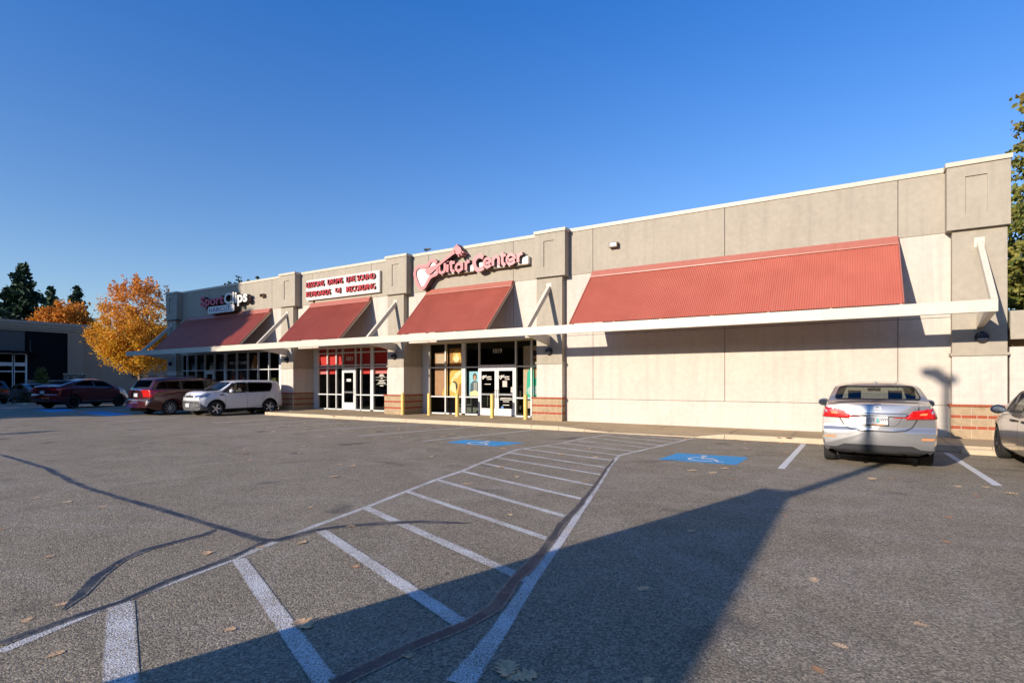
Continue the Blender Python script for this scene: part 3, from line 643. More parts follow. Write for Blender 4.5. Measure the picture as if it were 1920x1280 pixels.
# guitar shop sign
GS = thing('guitar_shop_sign', 'pink red guitar shaped sign with channel letters reading Guitar Center on the parapet', 'sign', (-12.9, D - .05, 5.9))
yf = D - .37; yr = D - .08
s = MB(); s.prism(GTR_BODY[:-1], yf + .05, yr, 0, side=1); P(s, 'sign_face', [M['sign_white'], M['sign_side']], GS)
s = MB(); stroke(s, GTR_BODY, .14, yf, yr - .01); P(s, 'guitar_outline', [M['sign_pink'], M['sign_side']], GS)
s = MB(); s.prism(GTR_NECK, yf - .02, yr + .01, 0, side=1); s.prism(GTR_HEAD, yf - .02, yr + .02, 0, side=1)
for (x, z) in ((-13.5, 6.95), (-13.42, 7.0), (-13.58, 6.86), (-13.12, 6.68), (-13.2, 6.6), (-13.33, 6.56)): s.box(x - .03, x + .03, yf - .015, yr, z - .035, z + .035)
P(s, 'guitar_neck', [M['sign_pink'], M['sign_side']], GS)
for k, st_ in enumerate(GC_STROKES):
    s = MB(); dy = .0013 * k; stroke(s, st_, .165 if k == 9 else .115, yf + dy, yr - dy); P(s, 'sign_letter', [M['sign_pink'], M['sign_side']], GS)
s = MB(); s.box(-14.4, -12.72, yr - .12, D - .03, 5.93, 6.2, 0); s.box(-12.45, -10.22, yr - .12, D - .03, 5.94, 6.22, 0); s.box(-14.4, -12.72, yr - .125, D - .03, 5.89, 5.93, 1); s.box(-12.45, -10.22, yr - .125, D - .03, 5.90, 5.94, 1)
P(s, 'raceway', [M['sign_white'], M['bronze']], GS)
# lessons board
LS = thing('lessons_sign', 'white board with red raised capitals reading lessons drums live sound keyboards DJ recording', 'sign', (-20.4, D - .05, 5.9))
s = MB(); s.box(-22.95, -17.93, D - .16, D - .03, 5.55, 6.52, 0); b_ = P(s, 'sign_board', M['sign_white'], LS)
s = MB(); s.box(-22.6, -22.5, D - .12, D - .05, 5.45, 5.55); P(s, 'conduit', M['bronze'], LS)
for t, a, b, z0, z1 in (('LESSONS', -22.86, -21.55, 6.17, 6.42), ('DRUMS', -21.3, -20.25, 6.17, 6.42), ('LIVE SOUND', -20.0, -18.13, 6.17, 6.42), ('KEYBOARDS', -22.86, -21.1, 5.71, 5.96), ('DJ', -20.75, -20.4, 5.71, 5.96), ('RECORDING', -20.0, -18.13, 5.71, 5.96)):
    text_mesh(t, a, b, z0 - .01, z1 + .01, D - .25, .07, [M['sign_red'], M['sign_side']], 'sign_lettering', LS, .008)
# barber sign
SS = thing('barber_shop_sign', 'red and white channel letters reading SportClips above a white box reading haircuts', 'sign', (-29.8, D - .05, 5.8))
text_mesh('Sport', -32.1, -29.72, 5.70, 6.44, D - .40, .24, [plain('sign_crimson', (.62, .06, .13), .4), M['sign_side']], 'sign_lettering', SS, .03)
text_mesh('Clips', -29.68, -27.5, 5.64, 6.46, D - .40, .24, [M['sign_white'], M['sign_side']], 'sign_lettering', SS, .03)
s = MB(); pts = []
for cx_, cz_, a0 in ((-28.8, 5.70, 0), (-31.2, 5.70, 90), (-31.2, 5.50, 180), (-28.8, 5.50, 270)):
    for k in range(5): pts.append((cx_ + .1 * math.cos(R(a0 + k * 22.5)), cz_ + .1 * math.sin(R(a0 + k * 22.5))))
s.prism(pts, D - .40, D - .12, 0, side=1); P(s, 'sign_box', [M['sign_white'], M['sign_side']], SS)
text_mesh('HAIRCUTS', -31.15, -28.85, 5.47, 5.73, D - .408, .012, [M['sign_blue']], 'sign_lettering', SS)
s = MB(); s.box(-31.9, -27.6, D - .12, D - .03, 5.85, 6.1); P(s, 'raceway', M['sign_side'], SS)
# window lettering (parts of the building glazing)
text_mesh('1011', -21.42, -20.98, 2.58, 2.80, YS - .01, .008, [M['sign_white']], 'street_number', RB, .02)
text_mesh('1019', -12.6, -12.18, 2.72, 2.9, YS - .01, .008, [M['sign_white']], 'street_number', RB, .0)
text_mesh('YOU WATCH SPORTS', -30.05, -28.35, 2.78, 2.93, YB - .01, .006, [M['room2']], 'window_lettering', RB, .0)
text_mesh('WE CUT HAIR', -30.05, -28.35, 2.50, 2.68, YB - .01, .006, [M['sign_white']], 'window_lettering', RB, .01)
s = MB()
for k, (w_, z) in enumerate(((.22, 1.86), (.34, 1.80), (.8, 1.745), (.12, 1.68), (.8, 1.62), (.34, 1.55), (.5, 1.47), (.72, 1.41), (.22, 1.33))): s.box(-18.98 - w_ / 2, -18.98 + w_ / 2, YS - .012, YS - .006, z, z + (.012 if w_ > .6 else .035))
s.box(-21.35, -21.05, YS - .045, YS - .038, 1.55, 1.68)
for k, (w_, z) in enumerate(((.55, .86), (.6, .80), (.3, .72), (.3, .58))): s.box(-11.95 - w_ / 2, -11.95 + w_ / 2, YS - .045, YS - .04, z, z + .025)
s.box(-13.0, -12.7, YS - .045, YS - .04, 1.43, 1.455)
P(s, 'opening_hours_decal', M['sign_white'])
for x in (-12.85, -11.97):   # small guitar logo on each door
    s = MB()
    def T(p): return (x + (p[0] + 12.9) * .105, 1.74 + (p[1] - 6.1) * .13)
    stroke(s, [T(p) for p in GTR_BODY], .028, YS - .045, YS - .041, 0, 0); s.prism([T(p) for p in GTR_NECK], YS - .046, YS - .042)
    P(s, 'door_decal', M['sign_white'])
    text_mesh('Guitar', x - .14, x + .19, 1.71, 1.79, YS - .045, .004, [M['sign_white']], 'door_decal', RB, .02); text_mesh('Center', x - .04, x + .2, 1.62, 1.70, YS - .045, .004, [M['sign_white']], 'door_decal', RB, .02)
s = MB(); s.box(-12.12, -11.9, YS - .045, YS - .041, 1.33, 1.58, 0); s.box(-11.72, -11.64, YS - .045, YS - .041, 1.1, 1.33, 0); s.box(-12.18, -12.08, YS - .045, YS - .041, .44, .54, 1); P(s, 'door_sticker', [plain('sticker_cream', (.6, .5, .45), .6), plain('sticker_blue', (.1, .25, .6), .6)])
# posters hanging just inside the glass: generic figures
pm = {k: plain('poster_' + k, c, .6, var=.1) for k, c in dict(gold=(.78, .50, .10), pale=(.85, .78, .45), amber=(.38, .17, .03), brown=(.46, .25, .13), sky=(.32, .68, .85), teal=(.02, .50, .33), skin=(.62, .34, .2), dark=(.03, .025, .02), steel=(.45, .62, .58), tan=(.58, .44, .30), orange=(.75, .28, .03), denim=(.06, .12, .18), grey=(.35, .36, .36), red=(.4, .05, .04)).items()}
def poster(name, label, x0, x1, z0, z1, y, back, shapes):
    s = MB(); mats = [pm[back]]; s.box(x0, x1, y, y + .01, z0, z1, 0)
    for k, (mk, poly) in enumerate(shapes):
        mats.append(pm[mk]); s.prism([(x0 + a * (x1 - x0), z0 + b * (z1 - z0)) for a, b in poly], y - .0015 * (k + 1), y - .0002 - .0015 * k, len(mats) - 1)
    return tag(s.build(name, mats), label, 'poster')
def ell(cx, cy, rx, ry, n=14): return [(cx + rx * math.cos(2 * math.pi * k / n), cy + ry * math.sin(2 * math.pi * k / n)) for k in range(n)]
poster('brown_panel_poster', 'plain brown panel standing in the leftmost window of the double door shop', -15.85, -15.13, .93, 2.85, YS + .16, 'brown', [('tan', [(.1, .7), (.9, .7), (.9, .95), (.1, .95)]), ('gold', [(.55, 0), (1, 0), (1, .45)])])
poster('gold_guitarist_poster', 'tall gold toned poster of a guitarist behind the window left of the wide white mullion', -15.05, -14.22, .80, 3.0, YS + .16, 'amber',
       [('gold', [(.05, .5), (.3, .62), (.75, .62), (1, .5), (1, .05), (.0, .05)]), ('pale', ell(.48, .82, .22, .10)), ('gold', [(.2, .72), (.28, .92), (.5, .97), (.75, .92), (.8, .72), (.7, .8), (.5, .9), (.32, .82)]), ('pale', [(.1, .36), (.2, .34), (.9, .56), (.85, .62)]), ('dark', ell(.35, .25, .22, .10)), ('pale', [(.3, .42), (.55, .40), (.8, .5), (.7, .54), (.4, .5)]), ('pale', [(.02, .18), (.5, .1), (.42, .3), (.2, .34)]), ('amber', [(.55, .05), (1, .05), (1, .3), (.7, .3)])])
poster('blue_poster', 'small light blue poster of a seated person with dark hair beside the left door', -13.98, -13.34, .93, 1.98, YS + .16, 'sky',
       [('denim', [(.1, .05), (.9, .05), (.85, .5), (.62, .62), (.38, .62), (.15, .5)]), ('dark', ell(.5, .78, .17, .15)), ('skin', ell(.5, .74, .10, .11)), ('grey', [(.42, .12), (.58, .12), (.6, .55), (.4, .55)]), ('pale', [(.1, .0), (.9, .0), (.9, .16), (.55, .24), (.1, .16)]), ('grey', [(.62, .2), (.72, .18), (.7, .55), (.6, .55)])])
poster('green_guitarist_poster', 'tall poster of a guitarist in a green jacket right of the double doors', -11.25, -9.95, .48, 2.98, YS + .16, 'tan',
       [('teal', [(.1, .12), (.75, .12), (.72, .6), (.55, .68), (.3, .68), (.14, .58)]), ('dark', ell(.40, .84, .13, .085)), ('skin', ell(.42, .785, .085, .055)), ('dark', [(.33, .79), (.52, .785), (.51, .765), (.34, .77)]), ('skin', [(.36, .64), (.5, .64), (.46, .48), (.40, .48)]), ('steel', ell(.33, .28, .19, .075)), ('steel', [(.3, .28), (.36, .24), (.85, .52), (.8, .55)]), ('skin', [(.6, .42), (.75, .5), (.78, .45), (.66, .38)]), ('sky', [(.3, .24), (.38, .22), (.42, .33), (.34, .34)])])
poster('orange_figure_poster', 'small orange poster with a robed shape in the upper barber shop window', -28.2, -27.35, 2.24, 3.08, YB + .12, 'dark', [('orange', [(.05, 0), (.95, 0), (.8, .4), (.62, .85), (.45, .9), (.3, .6)]), ('amber', [(.5, .0), (.78, .1), (.72, .5), (.55, .7)]), ('skin', [(.38, 0), (.5, .0), (.45, .6), (.36, .7)]), ('pale', [(.05, 0), (.35, 0), (.25, .35)])])
poster('sports_player_poster', 'dark poster of players in red behind the barber shop window lettering', -30.2, -28.3, .95, 2.5, YB + .12, 'dark', [('red', [(.1, .0), (.3, .1), (.34, .55), (.2, .7), (.08, .5)]), ('skin', ell(.2, .78, .07, .08)), ('grey', [(.55, .1), (.8, .1), (.75, .5), (.6, .6)]), ('red', [(.5, .4), (.6, .75), (.68, .5)]), ('grey', [(.22, .1), (.3, .1), (.28, .35)])])
for k, (x, g) in enumerate(((-34.25, 'grey'), (-33.3, 'denim'), (-32.3, 'pale'), (-31.3, 'denim'))):
    poster('cap_poster', ['grey cap picture in the leftmost upper window of the barber shop', 'dark blue cap picture second from the left in the barber shop upper windows', 'cream cap picture third from the left in the barber shop upper windows', 'dark cap picture above the barber shop door'][k], x, x + .6, 2.24, 2.72, YB + .12, 'dark',
           [(g, [(.05, .0), (.95, .0), (.85, .3), (.12, .3)]), (g, [(.1, .36), (.9, .36), (.75, .55), (.2, .55)]), ('grey', [(.45, .6), (.8, .7), (.7, .95), (.5, .8)])])
# bollards
bsp = [(-16.409, 17.1), (-15.116, 17.2), (-13.615, 17.2), (-11.916, 17.2), (-10.349, 17.2)]
bl = ['yellow steel bollard standing against the brick base at the left of the row', 'yellow bollard before the window with the brown panel', 'yellow bollard before the window with the gold poster', 'yellow bollard standing in front of the double doors', 'yellow bollard before the green poster by the brick pier']
bsp = [(-16.33, 17.42), (-15.116, 17.72), (-13.615, 17.70), (-11.916, 17.72), (-10.349, 17.62)]
bo = None
for (x, y), lb in zip(bsp, bl):
    if bo is None:
        bo = thing('bollard', lb, 'bollard', (x, y, .13), 0, 'yellow bollards along the shop front'); o = bo
        s = MB(); s.lathe([(.078, 0), (.078, .88), (.07, .915), (.045, .935), (0, .94)], 20); s.build('post', M['bollard'], bo, smooth=True, local=True)
        s = MB(); s.lathe([(.105, 0), (.10, .012), (.08, .014)], 20); s.build('base_plate', M['kerb'], bo, local=True)
    else:
        o = copy_tree(bo); o.location = (x, y, .13); o['label'] = lb
# wheel stop at the right
s = MB(); s.prism([(15.0, 0), (15.02, .09), (15.07, .12), (15.13, .12), (15.18, .09), (15.2, 0)], 2.0, 3.5, axis='x')
tag(s.build('wheel_stop', M['kerb']), 'low pale concrete wheel stop ahead of the tan sedan', 'wheel stop')
# ------------------------------------------------------------------ cars
def car_paint(name, col, flake=.25, rough=.28):
    col = tuple(c_ * .84 for c_ in col); m = NT(name); nz = m.noise(2.5, 3)
    m.set(col=m.ramp(nz, [(.3, tuple(c * .93 for c in col)), (.7, col)]), rough=rough, metal=flake, coat=1.0, crough=.03); return m.mat
M['tyre'] = plain('tyre_rubber', (.022, .021, .020), .85, bump=.3, bscale=90)
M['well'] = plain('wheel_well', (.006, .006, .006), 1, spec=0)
M['rim'] = plain('alloy_rim', (.58, .58, .58), .32, .35)
M['dark_rim'] = plain('dark_rim', (.02, .02, .022), .4, .5)
M['plastic'] = plain('black_plastic', (.02, .02, .022), .6)
M['greyplastic'] = plain('grey_plastic', (.11, .11, .115), .6)
M['trim'] = plain('window_rubber', (.010, .010, .011), .5)
M['valance'] = plain('valance_plastic', (.03, .03, .033), .6); M['bar_chrome'] = plain('satin_chrome', (.42, .42, .43), .3, .7); M['chrome'] = plain('chrome', (.75, .76, .78), .12, 1)
M['mirror'] = plain('mirror_glass', (.22, .27, .36), .1, 1); M['seat'] = plain('seat_cloth', (.05, .05, .055), .9)  # blue mirror tint stands in for the reflected sky
M['seat_lt'] = plain('light_seat_cloth', (.22, .20, .17), .9)
M['taillight'] = plain('red_lens', (.62, .012, .012), .18, coat=1, var=.25, scale=18)
M['clearlens'] = plain('clear_lens', (.55, .53, .52), .15, .3, coat=1, var=.3, scale=22)
M['amber'] = plain('amber_lens', (.75, .30, .12), .2, coat=1)
M['plate'] = plain('number_plate', (.62, .62, .60), .5)
M['seam'] = plain('panel_gap', (.03, .03, .032), .9)
M['headlamp'] = plain('headlamp_lens', (.22, .27, .36), .12, .5, coat=1, var=.5, scale=14)
def interp(keys, x):
    if x <= keys[0][0]: return keys[0][1]
    for (a, fa), (b, fb) in zip(keys, keys[1:]):
        if x <= b: return fa + (fb - fa) * (x - a) / (b - a) if b > a else fb
    return keys[-1][1]
def smooth(keys, xs_, rad=.07):
    out = []
    for x in xs_:
        t = [interp(keys, x + rad * k / 3) for k in range(-3, 4)]; ww = [1, 2, 3, 4, 3, 2, 1]
        out.append(sum(a * b for a, b in zip(t, ww)) / 16)
    return out
def pip(x, y, poly):
    c = False; j = len(poly) - 1
    for i in range(len(poly)):
        xi, yi = poly[i]; xj, yj = poly[j]
        if (yi > y) != (yj > y) and x < (xj - xi) * (y - yi) / (yj - yi) + xi: c = not c
        j = i
    return c
def offset_poly(poly, d):
    P_ = [Vector(p) for p in poly]; n = len(P_); out = []
    ar = sum(P_[i].x * P_[(i + 1) % n].y - P_[(i + 1) % n].x * P_[i].y for i in range(n)); sg = 1 if ar > 0 else -1
    for i in range(n):
        a = (P_[i] - P_[i - 1]).normalized(); b = (P_[(i + 1) % n] - P_[i]).normalized()
        na = Vector((a.y, -a.x)) * sg; nb = Vector((b.y, -b.x)) * sg; q = (na + nb)
        q = q / max(.5, q.length_squared / 2) if q.length > 1e-4 else na
        out.append(tuple(P_[i] + q * d))
    return out
def rounded(poly, r=.05, n=4):
    P_ = [Vector(p) for p in poly]; out = []
    for i in range(len(P_)):
        p = P_[i]; a = P_[i - 1] - p; b = P_[(i + 1) % len(P_)] - p
        ra = min(r, a.length * .45); rb = min(r, b.length * .45); s = p + a.normalized() * ra; e = p + b.normalized() * rb
        for k in range(n + 1):
            t = k / n; out.append(tuple(s * (1 - t) ** 2 + p * 2 * t * (1 - t) + e * t * t))
    return out
class Car:
    def __init__(s, name, label, cat, loc, az, spec, group=None):
        """x from the rear bumper forward, y to the left, z up. az: heading, radians clockwise from +y."""
        s.sp = spec; s.L = spec['L']; s.hw = spec['W'] / 2
        s.root = thing(name, label, cat, (loc[0], loc[1], 0), math.pi / 2 - az, group)
        s.ox = spec['ax'][0]          # the empty sits on the ground under the rear axle
        n = int(s.L / .045); xs_ = [s.L * i / n for i in range(n + 1)]
        top = smooth(spec['top'], xs_, .06); belt = smooth(spec['belt'], xs_, .1); zb = smooth(spec['zb'], xs_, .05); hw = smooth(spec['plan'], xs_, .08)
        mb = MB(); rings = []; gh = spec['H'] - max(b for _, b in spec['belt'])
        def ring(x, top_, belt_, zb_, hw_, k=1., cz=None):
            bt = min(belt_, top_ - .02); h = max(0, top_ - bt); t = min(1, h / gh)
            wr = hw_ * (.93 - (.93 - spec.get('tumble', .70)) * t); cr = .035 + .02 * t
            ws = hw_ * .955
            P_ = [(0, zb_), (hw_ * .75, zb_), (hw_ * .93, zb_ + .03), (hw_ * .985, zb_ + (bt - zb_) * .25), (hw_, zb_ + (bt - zb_) * .55), (hw_ * .995, zb_ + (bt - zb_) * .82), (ws, bt - .005), (ws - .02 - (ws - wr) * .12, bt + h * .12), (wr + (ws - wr) * .30, bt + h * .62), (wr + .01, bt + h * .9), (wr - .09 * t - .03, top_ - cr * .3), (wr * .55, top_ + cr * .35), (0, top_ + cr * .5)]
            for _ in range(3):
                Q = [P_[0]]
                for a, b in zip(P_, P_[1:]): Q += [(a[0] * .75 + b[0] * .25, a[1] * .75 + b[1] * .25), (a[0] * .25 + b[0] * .75, a[1] * .25 + b[1] * .75)]
                P_ = Q + [P_[-1]]
            czz = (zb_ + top_) / 2
            full = [(x, -y, z) for y, z in P_[:0:-1]] + [(x, y, z) for y, z in P_[:-1]]
            return [(a, b * k, czz + (c - czz) * k) for a, b, c in full]
        def warp(p):
            x, y, z = p; r = interp(spec['rw'], z) + spec.get('rbow', .10) * (y / s.hw) ** 2 if x < s.L / 2 else 0
            f = interp(spec['fw'], z) + spec.get('fbow', .22) * (y / s.hw) ** 2 if x >= s.L / 2 else 0
            x += r * max(0, 1 - x / .9) ** 1.0; x -= f * max(0, 1 - (s.L - x) / 1.1)
            return (x - s.ox, y, z)
        st = [(0, .0), (0, .5), (0, .93)] + [(i, 1) for i in range(n + 1)] + [(n, .93), (n, .5), (n, .0)]
        for idx, (i, k) in enumerate(st):
            x = xs_[i]
            if k < 1: x += (.0 if k == .93 else -.012 if k == .5 else -.02) * (1 if i == 0 else -1)
            rings.append([warp(p) for p in ring(x, top[i], belt[i], zb[i], hw[i] * (1 if k == 1 else 1), max(k, .001))])
        m = len(rings[0])
        for r_ in rings: mb.v += r_
        for i in range(len(rings) - 1):
            for j in range(m):
                a = i * m + j; b = i * m + (j + 1) % m; mb.f.append((a, b, b + m, a + m)); mb.m.append(0)
        bm = bmesh.new(); vs = [bm.verts.new(v) for v in mb.v]
        for f in mb.f: bm.faces.new([vs[i] for i in f])
        bmesh.ops.remove_doubles(bm, verts=bm.verts, dist=.0008); bmesh.ops.recalc_face_normals(bm, faces=bm.faces)
        s.bvh = BVHTree.FromBMesh(bm); s.bm = bm; s.holes = []
        s.axles = [(a - s.ox) for a in spec['ax']]
    def hit(s, o, d):
        r = s.bvh.ray_cast(Vector(o), Vector(d))
        if r[0] is None: r = s.bvh.find_nearest(Vector(o) + Vector(d) * 4.0)
        return r[0], r[1]
    def proj(s, a, b, ax, off):
        # a,b: side 'L','R': (x,z); end 'F','B': (y,z); 'T': (x,y)
        if ax in 'LR':
            sg = 1 if ax == 'L' else -1; p, n = s.hit((a - s.ox, 3 * sg, b), (0, -sg, 0))
        elif ax in 'FB':
            sg = 1 if ax == 'F' else -1; p, n = s.hit(((s.L + 2 - s.ox) if sg > 0 else (-3 - s.ox), a, b), (-sg, 0, 0))
        else: p, n = s.hit((a - s.ox, b, 4), (0, 0, -1))
        return p + n * off
    def patch(s, name, poly, ax, mat, off=.004, parent=None, thick=0, cell=.035, label=None):
        bm = bmesh.new(); vs = [bm.verts.new((p[0], p[1], 0)) for p in poly]
        f = bm.faces.new(vs); bmesh.ops.triangulate(bm, faces=[f])
        for k, c in enumerate((Vector((1, 0, 0)), Vector((0, 1, 0)))):
            lo = min(p[k] for p in poly); hi = max(p[k] for p in poly); n = int((hi - lo) / cell)
            for i in range(1, n + 1):
                bmesh.ops.bisect_plane(bm, geom=bm.verts[:] + bm.edges[:] + bm.faces[:], plane_co=c * (lo + (hi - lo) * i / (n + 1)), plane_no=c)
        for v in bm.verts: v.co = s.proj(v.co.x, v.co.y, ax, off)
        dv = Vector({'L': (0, 1, 0), 'R': (0, -1, 0), 'F': (1, 0, .5), 'B': (-1, 0, .5), 'T': (0, 0, 1)}[ax]); bm.normal_update()
        if sum(f.normal.dot(dv) * f.calc_area() for f in bm.faces) < 0: bmesh.ops.reverse_faces(bm, faces=bm.faces[:])
        me = bpy.data.meshes.new(name); bm.to_mesh(me); bm.free(); me.materials.append(mat)
        me.polygons.foreach_set('use_smooth', [True] * len(me.polygons))
        o = bpy.data.objects.new(name, me); C.objects.link(o); o.parent = parent or s.root
        if thick: md = o.modifiers.new('t', 'SOLIDIFY'); md.thickness = thick; md.offset = 0
        if label: o['label'] = label
        return o
    def strip(s, name, pts, ax, mat, wd=.01, off=.003, closed=False, parent=None):
        P_ = [Vector(p) for p in pts]
        if closed: P_ = P_ + [P_[0]]
        Q = []
        for a, b in zip(P_, P_[1:]):
            n = max(1, int((b - a).length / .035))
            for i in range(n): Q.append(a.lerp(b, i / n))
        Q.append(P_[-1]); m = MB(); N = len(Q)
        for i, p in enumerate(Q):
            d = ((Q[(i + 1) % (N - 1)] if closed else Q[min(i + 1, N - 1)]) - (Q[i - 1 if i else (N - 2 if closed else 0)])).normalized(); nn = Vector((-d.y, d.x)) * wd / 2
            m.v.append(tuple(s.proj(p.x + nn.x, p.y + nn.y, ax, off))); m.v.append(tuple(s.proj(p.x - nn.x, p.y - nn.y, ax, off)))
        m.add([], []); m.f = [(2 * i, 2 * i + 1, 2 * i + 3, 2 * i + 2) for i in range(N - 1)]; m.m = [0] * (N - 1)
        return m.build(name, mat, parent or s.root, smooth=True, local=True, fix=False)
    def window(s, poly, ax, glass, trim=None, tw=.04, name='window', parent=None, rad=.05):
        poly = rounded(poly, rad, 3)
        s.holes.append((poly, ax))
        g = s.patch(name, poly, ax, glass, .0015, parent)
        s.strip('window_trim', poly, ax, trim or M['trim'], tw, .005, True, g)
        return g
    def body(s, paint, low=None, lowz=0, mats=None):
        me = bpy.data.meshes.new('body'); s.bm.to_mesh(me)
        me.materials.append(paint); me.materials.append(M['well']); me.materials.append(low or M['plastic'])
        o = bpy.data.objects.new('body', me); C.objects.link(o)
        cuts = []; R_ = s.sp['r'] + .045
        for ax in s.axles:
            for sg in (1, -1):
                m = MB(); m.lathe([(R_, sg * (s.hw - .30)), (R_, sg * (s.hw + .2))], 40, (ax, 0, s.sp['r'] + .01), 'y')
                b0 = 0; m.f.append(tuple(range(40))); m.m.append(0); m.f.append(tuple(range(40, 80))); m.m.append(0)
                c = m.build('cut', M['well']); cuts.append(c)
                md = o.modifiers.new('b', 'BOOLEAN'); md.object = c; md.operation = 'DIFFERENCE'; md.solver = 'EXACT'
        dg = bpy.context.evaluated_depsgraph_get(); me2 = bpy.data.meshes.new_from_object(o.evaluated_get(dg)); o.modifiers.clear(); o.data = me2
        for c in cuts: bpy.data.objects.remove(c)
        me2.name = 'body'
        while len(me2.materials) < 3: me2.materials.append(M['well'])
        me2.materials[0] = paint; me2.materials[1] = M['well']; me2.materials[2] = low or M['plastic']
        bm = bmesh.new(); bm.from_mesh(me2); dele = []
        er = [(offset_poly(p, -.008), a) for p, a in s.holes]
        for f in bm.faces:
            c = f.calc_center_median(); f.material_index = 0; f.smooth = True
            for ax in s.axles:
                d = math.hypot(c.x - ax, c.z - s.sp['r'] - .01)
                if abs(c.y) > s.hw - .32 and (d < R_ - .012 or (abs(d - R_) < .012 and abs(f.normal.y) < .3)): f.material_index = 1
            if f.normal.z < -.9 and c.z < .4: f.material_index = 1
            if f.material_index == 0 and c.z < lowz: f.material_index = 2
            x = c.x + s.ox
            for p, a in er:
                if a == 'L' and c.y > 0 and f.normal.y > .35 and pip(x, c.z, p): dele.append(f); break
                if a == 'R' and c.y < 0 and f.normal.y < -.35 and pip(x, c.z, p): dele.append(f); break
                if a == 'B' and f.normal.x < -.1 and x < s.L * .5 and pip(c.y, c.z, p): dele.append(f); break
                if a == 'F' and f.normal.x > .1 and x > s.L * .4 and pip(c.y, c.z, p): dele.append(f); break
        bmesh.ops.delete(bm, geom=list(set(dele)), context='FACES'); bm.to_mesh(me2); bm.free()
        try: me2.set_sharp_from_angle(angle=R(40))
        except Exception: pass
        o.parent = s.root; s.bo = o
        return o
    def wheels(s, style='five', rim=None, n=5):
        r = s.sp['r']; rim = rim or M['rim']
        for ax in s.axles:
            for sg in (1, -1):
                y0 = sg * (s.hw - .03); w_ = .21
                wh = bpy.data.objects.new('wheel', None); C.objects.link(wh); wh.parent = s.root; wh.location = (ax, y0, r)
                m = MB(); k = sg
                m.lathe([(r * .64, -k * w_), (r * .9, -k * w_), (r * .985, -k * (w_ - .03)), (r, -k * (w_ - .06)), (r, -k * .05), (r * .985, -k * .02), (r * .90, 0), (r * .70, 0), (r * .66, -k * .012)], 36, axis='y')
                m.build('tyre', M['tyre'], wh, smooth=True, local=True)
                m = MB(); q = r * .69
                m.lathe([(q, -k * .008), (q * .93, -k * .02), (q * .90, -k * .10)], 36, axis='y'); m.lathe([(q * .92, -k * .10), (0.0, -k * .11)], 36, axis='y', m=1)
                ns = n
                for i in range(ns):
                    a = 2 * math.pi * i / ns + .3; c_, s_ = math.cos(a), math.sin(a)
                    wd = (.32 if style == 'five' else .13 if style == 'multi' else .2) * q
                    p = [(-wd * .5, q * .12), (wd * .5, q * .12), (wd * .32, q * .95), (-wd * .32, q * .95)]
                    vs = []
                    for yy in (-k * .015, -k * .05):
                        for u, v in p: vs.append((u * c_ - v * s_, yy, u * s_ + v * c_))
                    m.add(vs, [(0, 1, 2, 3), (4, 5, 6, 7), (0, 1, 5, 4), (1, 2, 6, 5), (2, 3, 7, 6), (3, 0, 4, 7)])
                m.lathe([(0, -k * .005), (q * .16, -k * .008), (q * .2, -k * .03)], 16, axis='y')
                m.build('rim', [rim, M['dark_rim']], wh, local=True)
    def mirrors(s, x, z, mat, face=None):
        for sg in (1, -1):
            m = MB(); y = sg * (s.hw - .05)
            prof = []
            for i in range(9):
                t = i / 8; prof.append((x - .07 + .16 * t, math.sqrt(max(0, 1 - (2 * t - 1) ** 2)) * .085 + .004))
            pts = [(px - s.ox, y + sg * .13, z) for px, _ in prof]; m.tube(pts, [r_ for _, r_ in prof], 12)
            vv = [(a, y + sg * .13 + (b - y - sg * .13) * 1.35, c) for a, b, c in m.v]; m.v = vv
            m.beam((x - s.ox, y - sg * .03, z - .04), (x - s.ox, y + sg * .1, z - .02), .05, .03)
            o = m.build('wing_mirror', mat, s.root, smooth=True, local=True)
            m = MB(); gx = x - .072 - s.ox; yy = y + sg * .13
            m.add([(gx, yy + .085 * math.cos(a) * 1.15, z + .058 * math.sin(a)) for a in [2 * math.pi * k / 14 for k in range(14)]], [tuple(range(14))])
            m.build('mirror_glass', M['mirror'], o, local=True, fix=False)
    def interior(s, x0, x1, zfl, rows, mat, steer=True, hr=None):
        m = MB(); w_ = s.hw - .16
        m.box(x0 - s.ox, x1 - s.ox, -w_, w_, zfl - .03, zfl)
        m.build('cabin_floor', M['plastic'], s.root, local=True)
        m = MB()
        for xr, rear in rows:
            for y in ((-.36, .36) if not rear else (-.36, .36)):
                hw_ = .24 if not rear else .33; top = s.sp['H'] - .55
                vs = []
                m.beam((xr - s.ox, y, zfl), (xr - .22 - s.ox, y, s.sp['H'] - .50), .10, hw_ * 2, up=(0, 1, 0)) if 0 else m.prism([(xr + .0 - s.ox, zfl), (xr + .1 - s.ox, zfl), (xr - .08 - s.ox, s.sp['H'] - (.58 if rear else .46)), (xr - .18 - s.ox, s.sp['H'] - (.60 if rear else .48))], y - hw_, y + hw_)
                m.prism([(xr - .17 - s.ox, s.sp['H'] - (.55 if rear else .46)), (xr - .09 - s.ox, s.sp['H'] - (.55 if rear else .46)), (xr - .10 - s.ox, s.sp['H'] - (.38 if rear else .17)), (xr - .18 - s.ox, s.sp['H'] - (.39 if rear else .18))], y - .12, y + .12)
                m.box(xr + .1 - s.ox, xr + .5 - s.ox, y - hw_, y + hw_, zfl, zfl + .18)
        m.build('seat', mat, s.root, local=True)
        xd = s.sp['wsb'] - .45; m = MB(); zd = interp(s.sp['belt'], xd) + .02
        m.prism([(xd - s.ox, zd - .2), (xd - s.ox, zd - .01), (xd + .5 - s.ox, zd), (xd + .5 - s.ox, zd - .2)], -w_ - .04, w_ + .04)
        m.build('dashboard', M['plastic'], s.root, local=True)
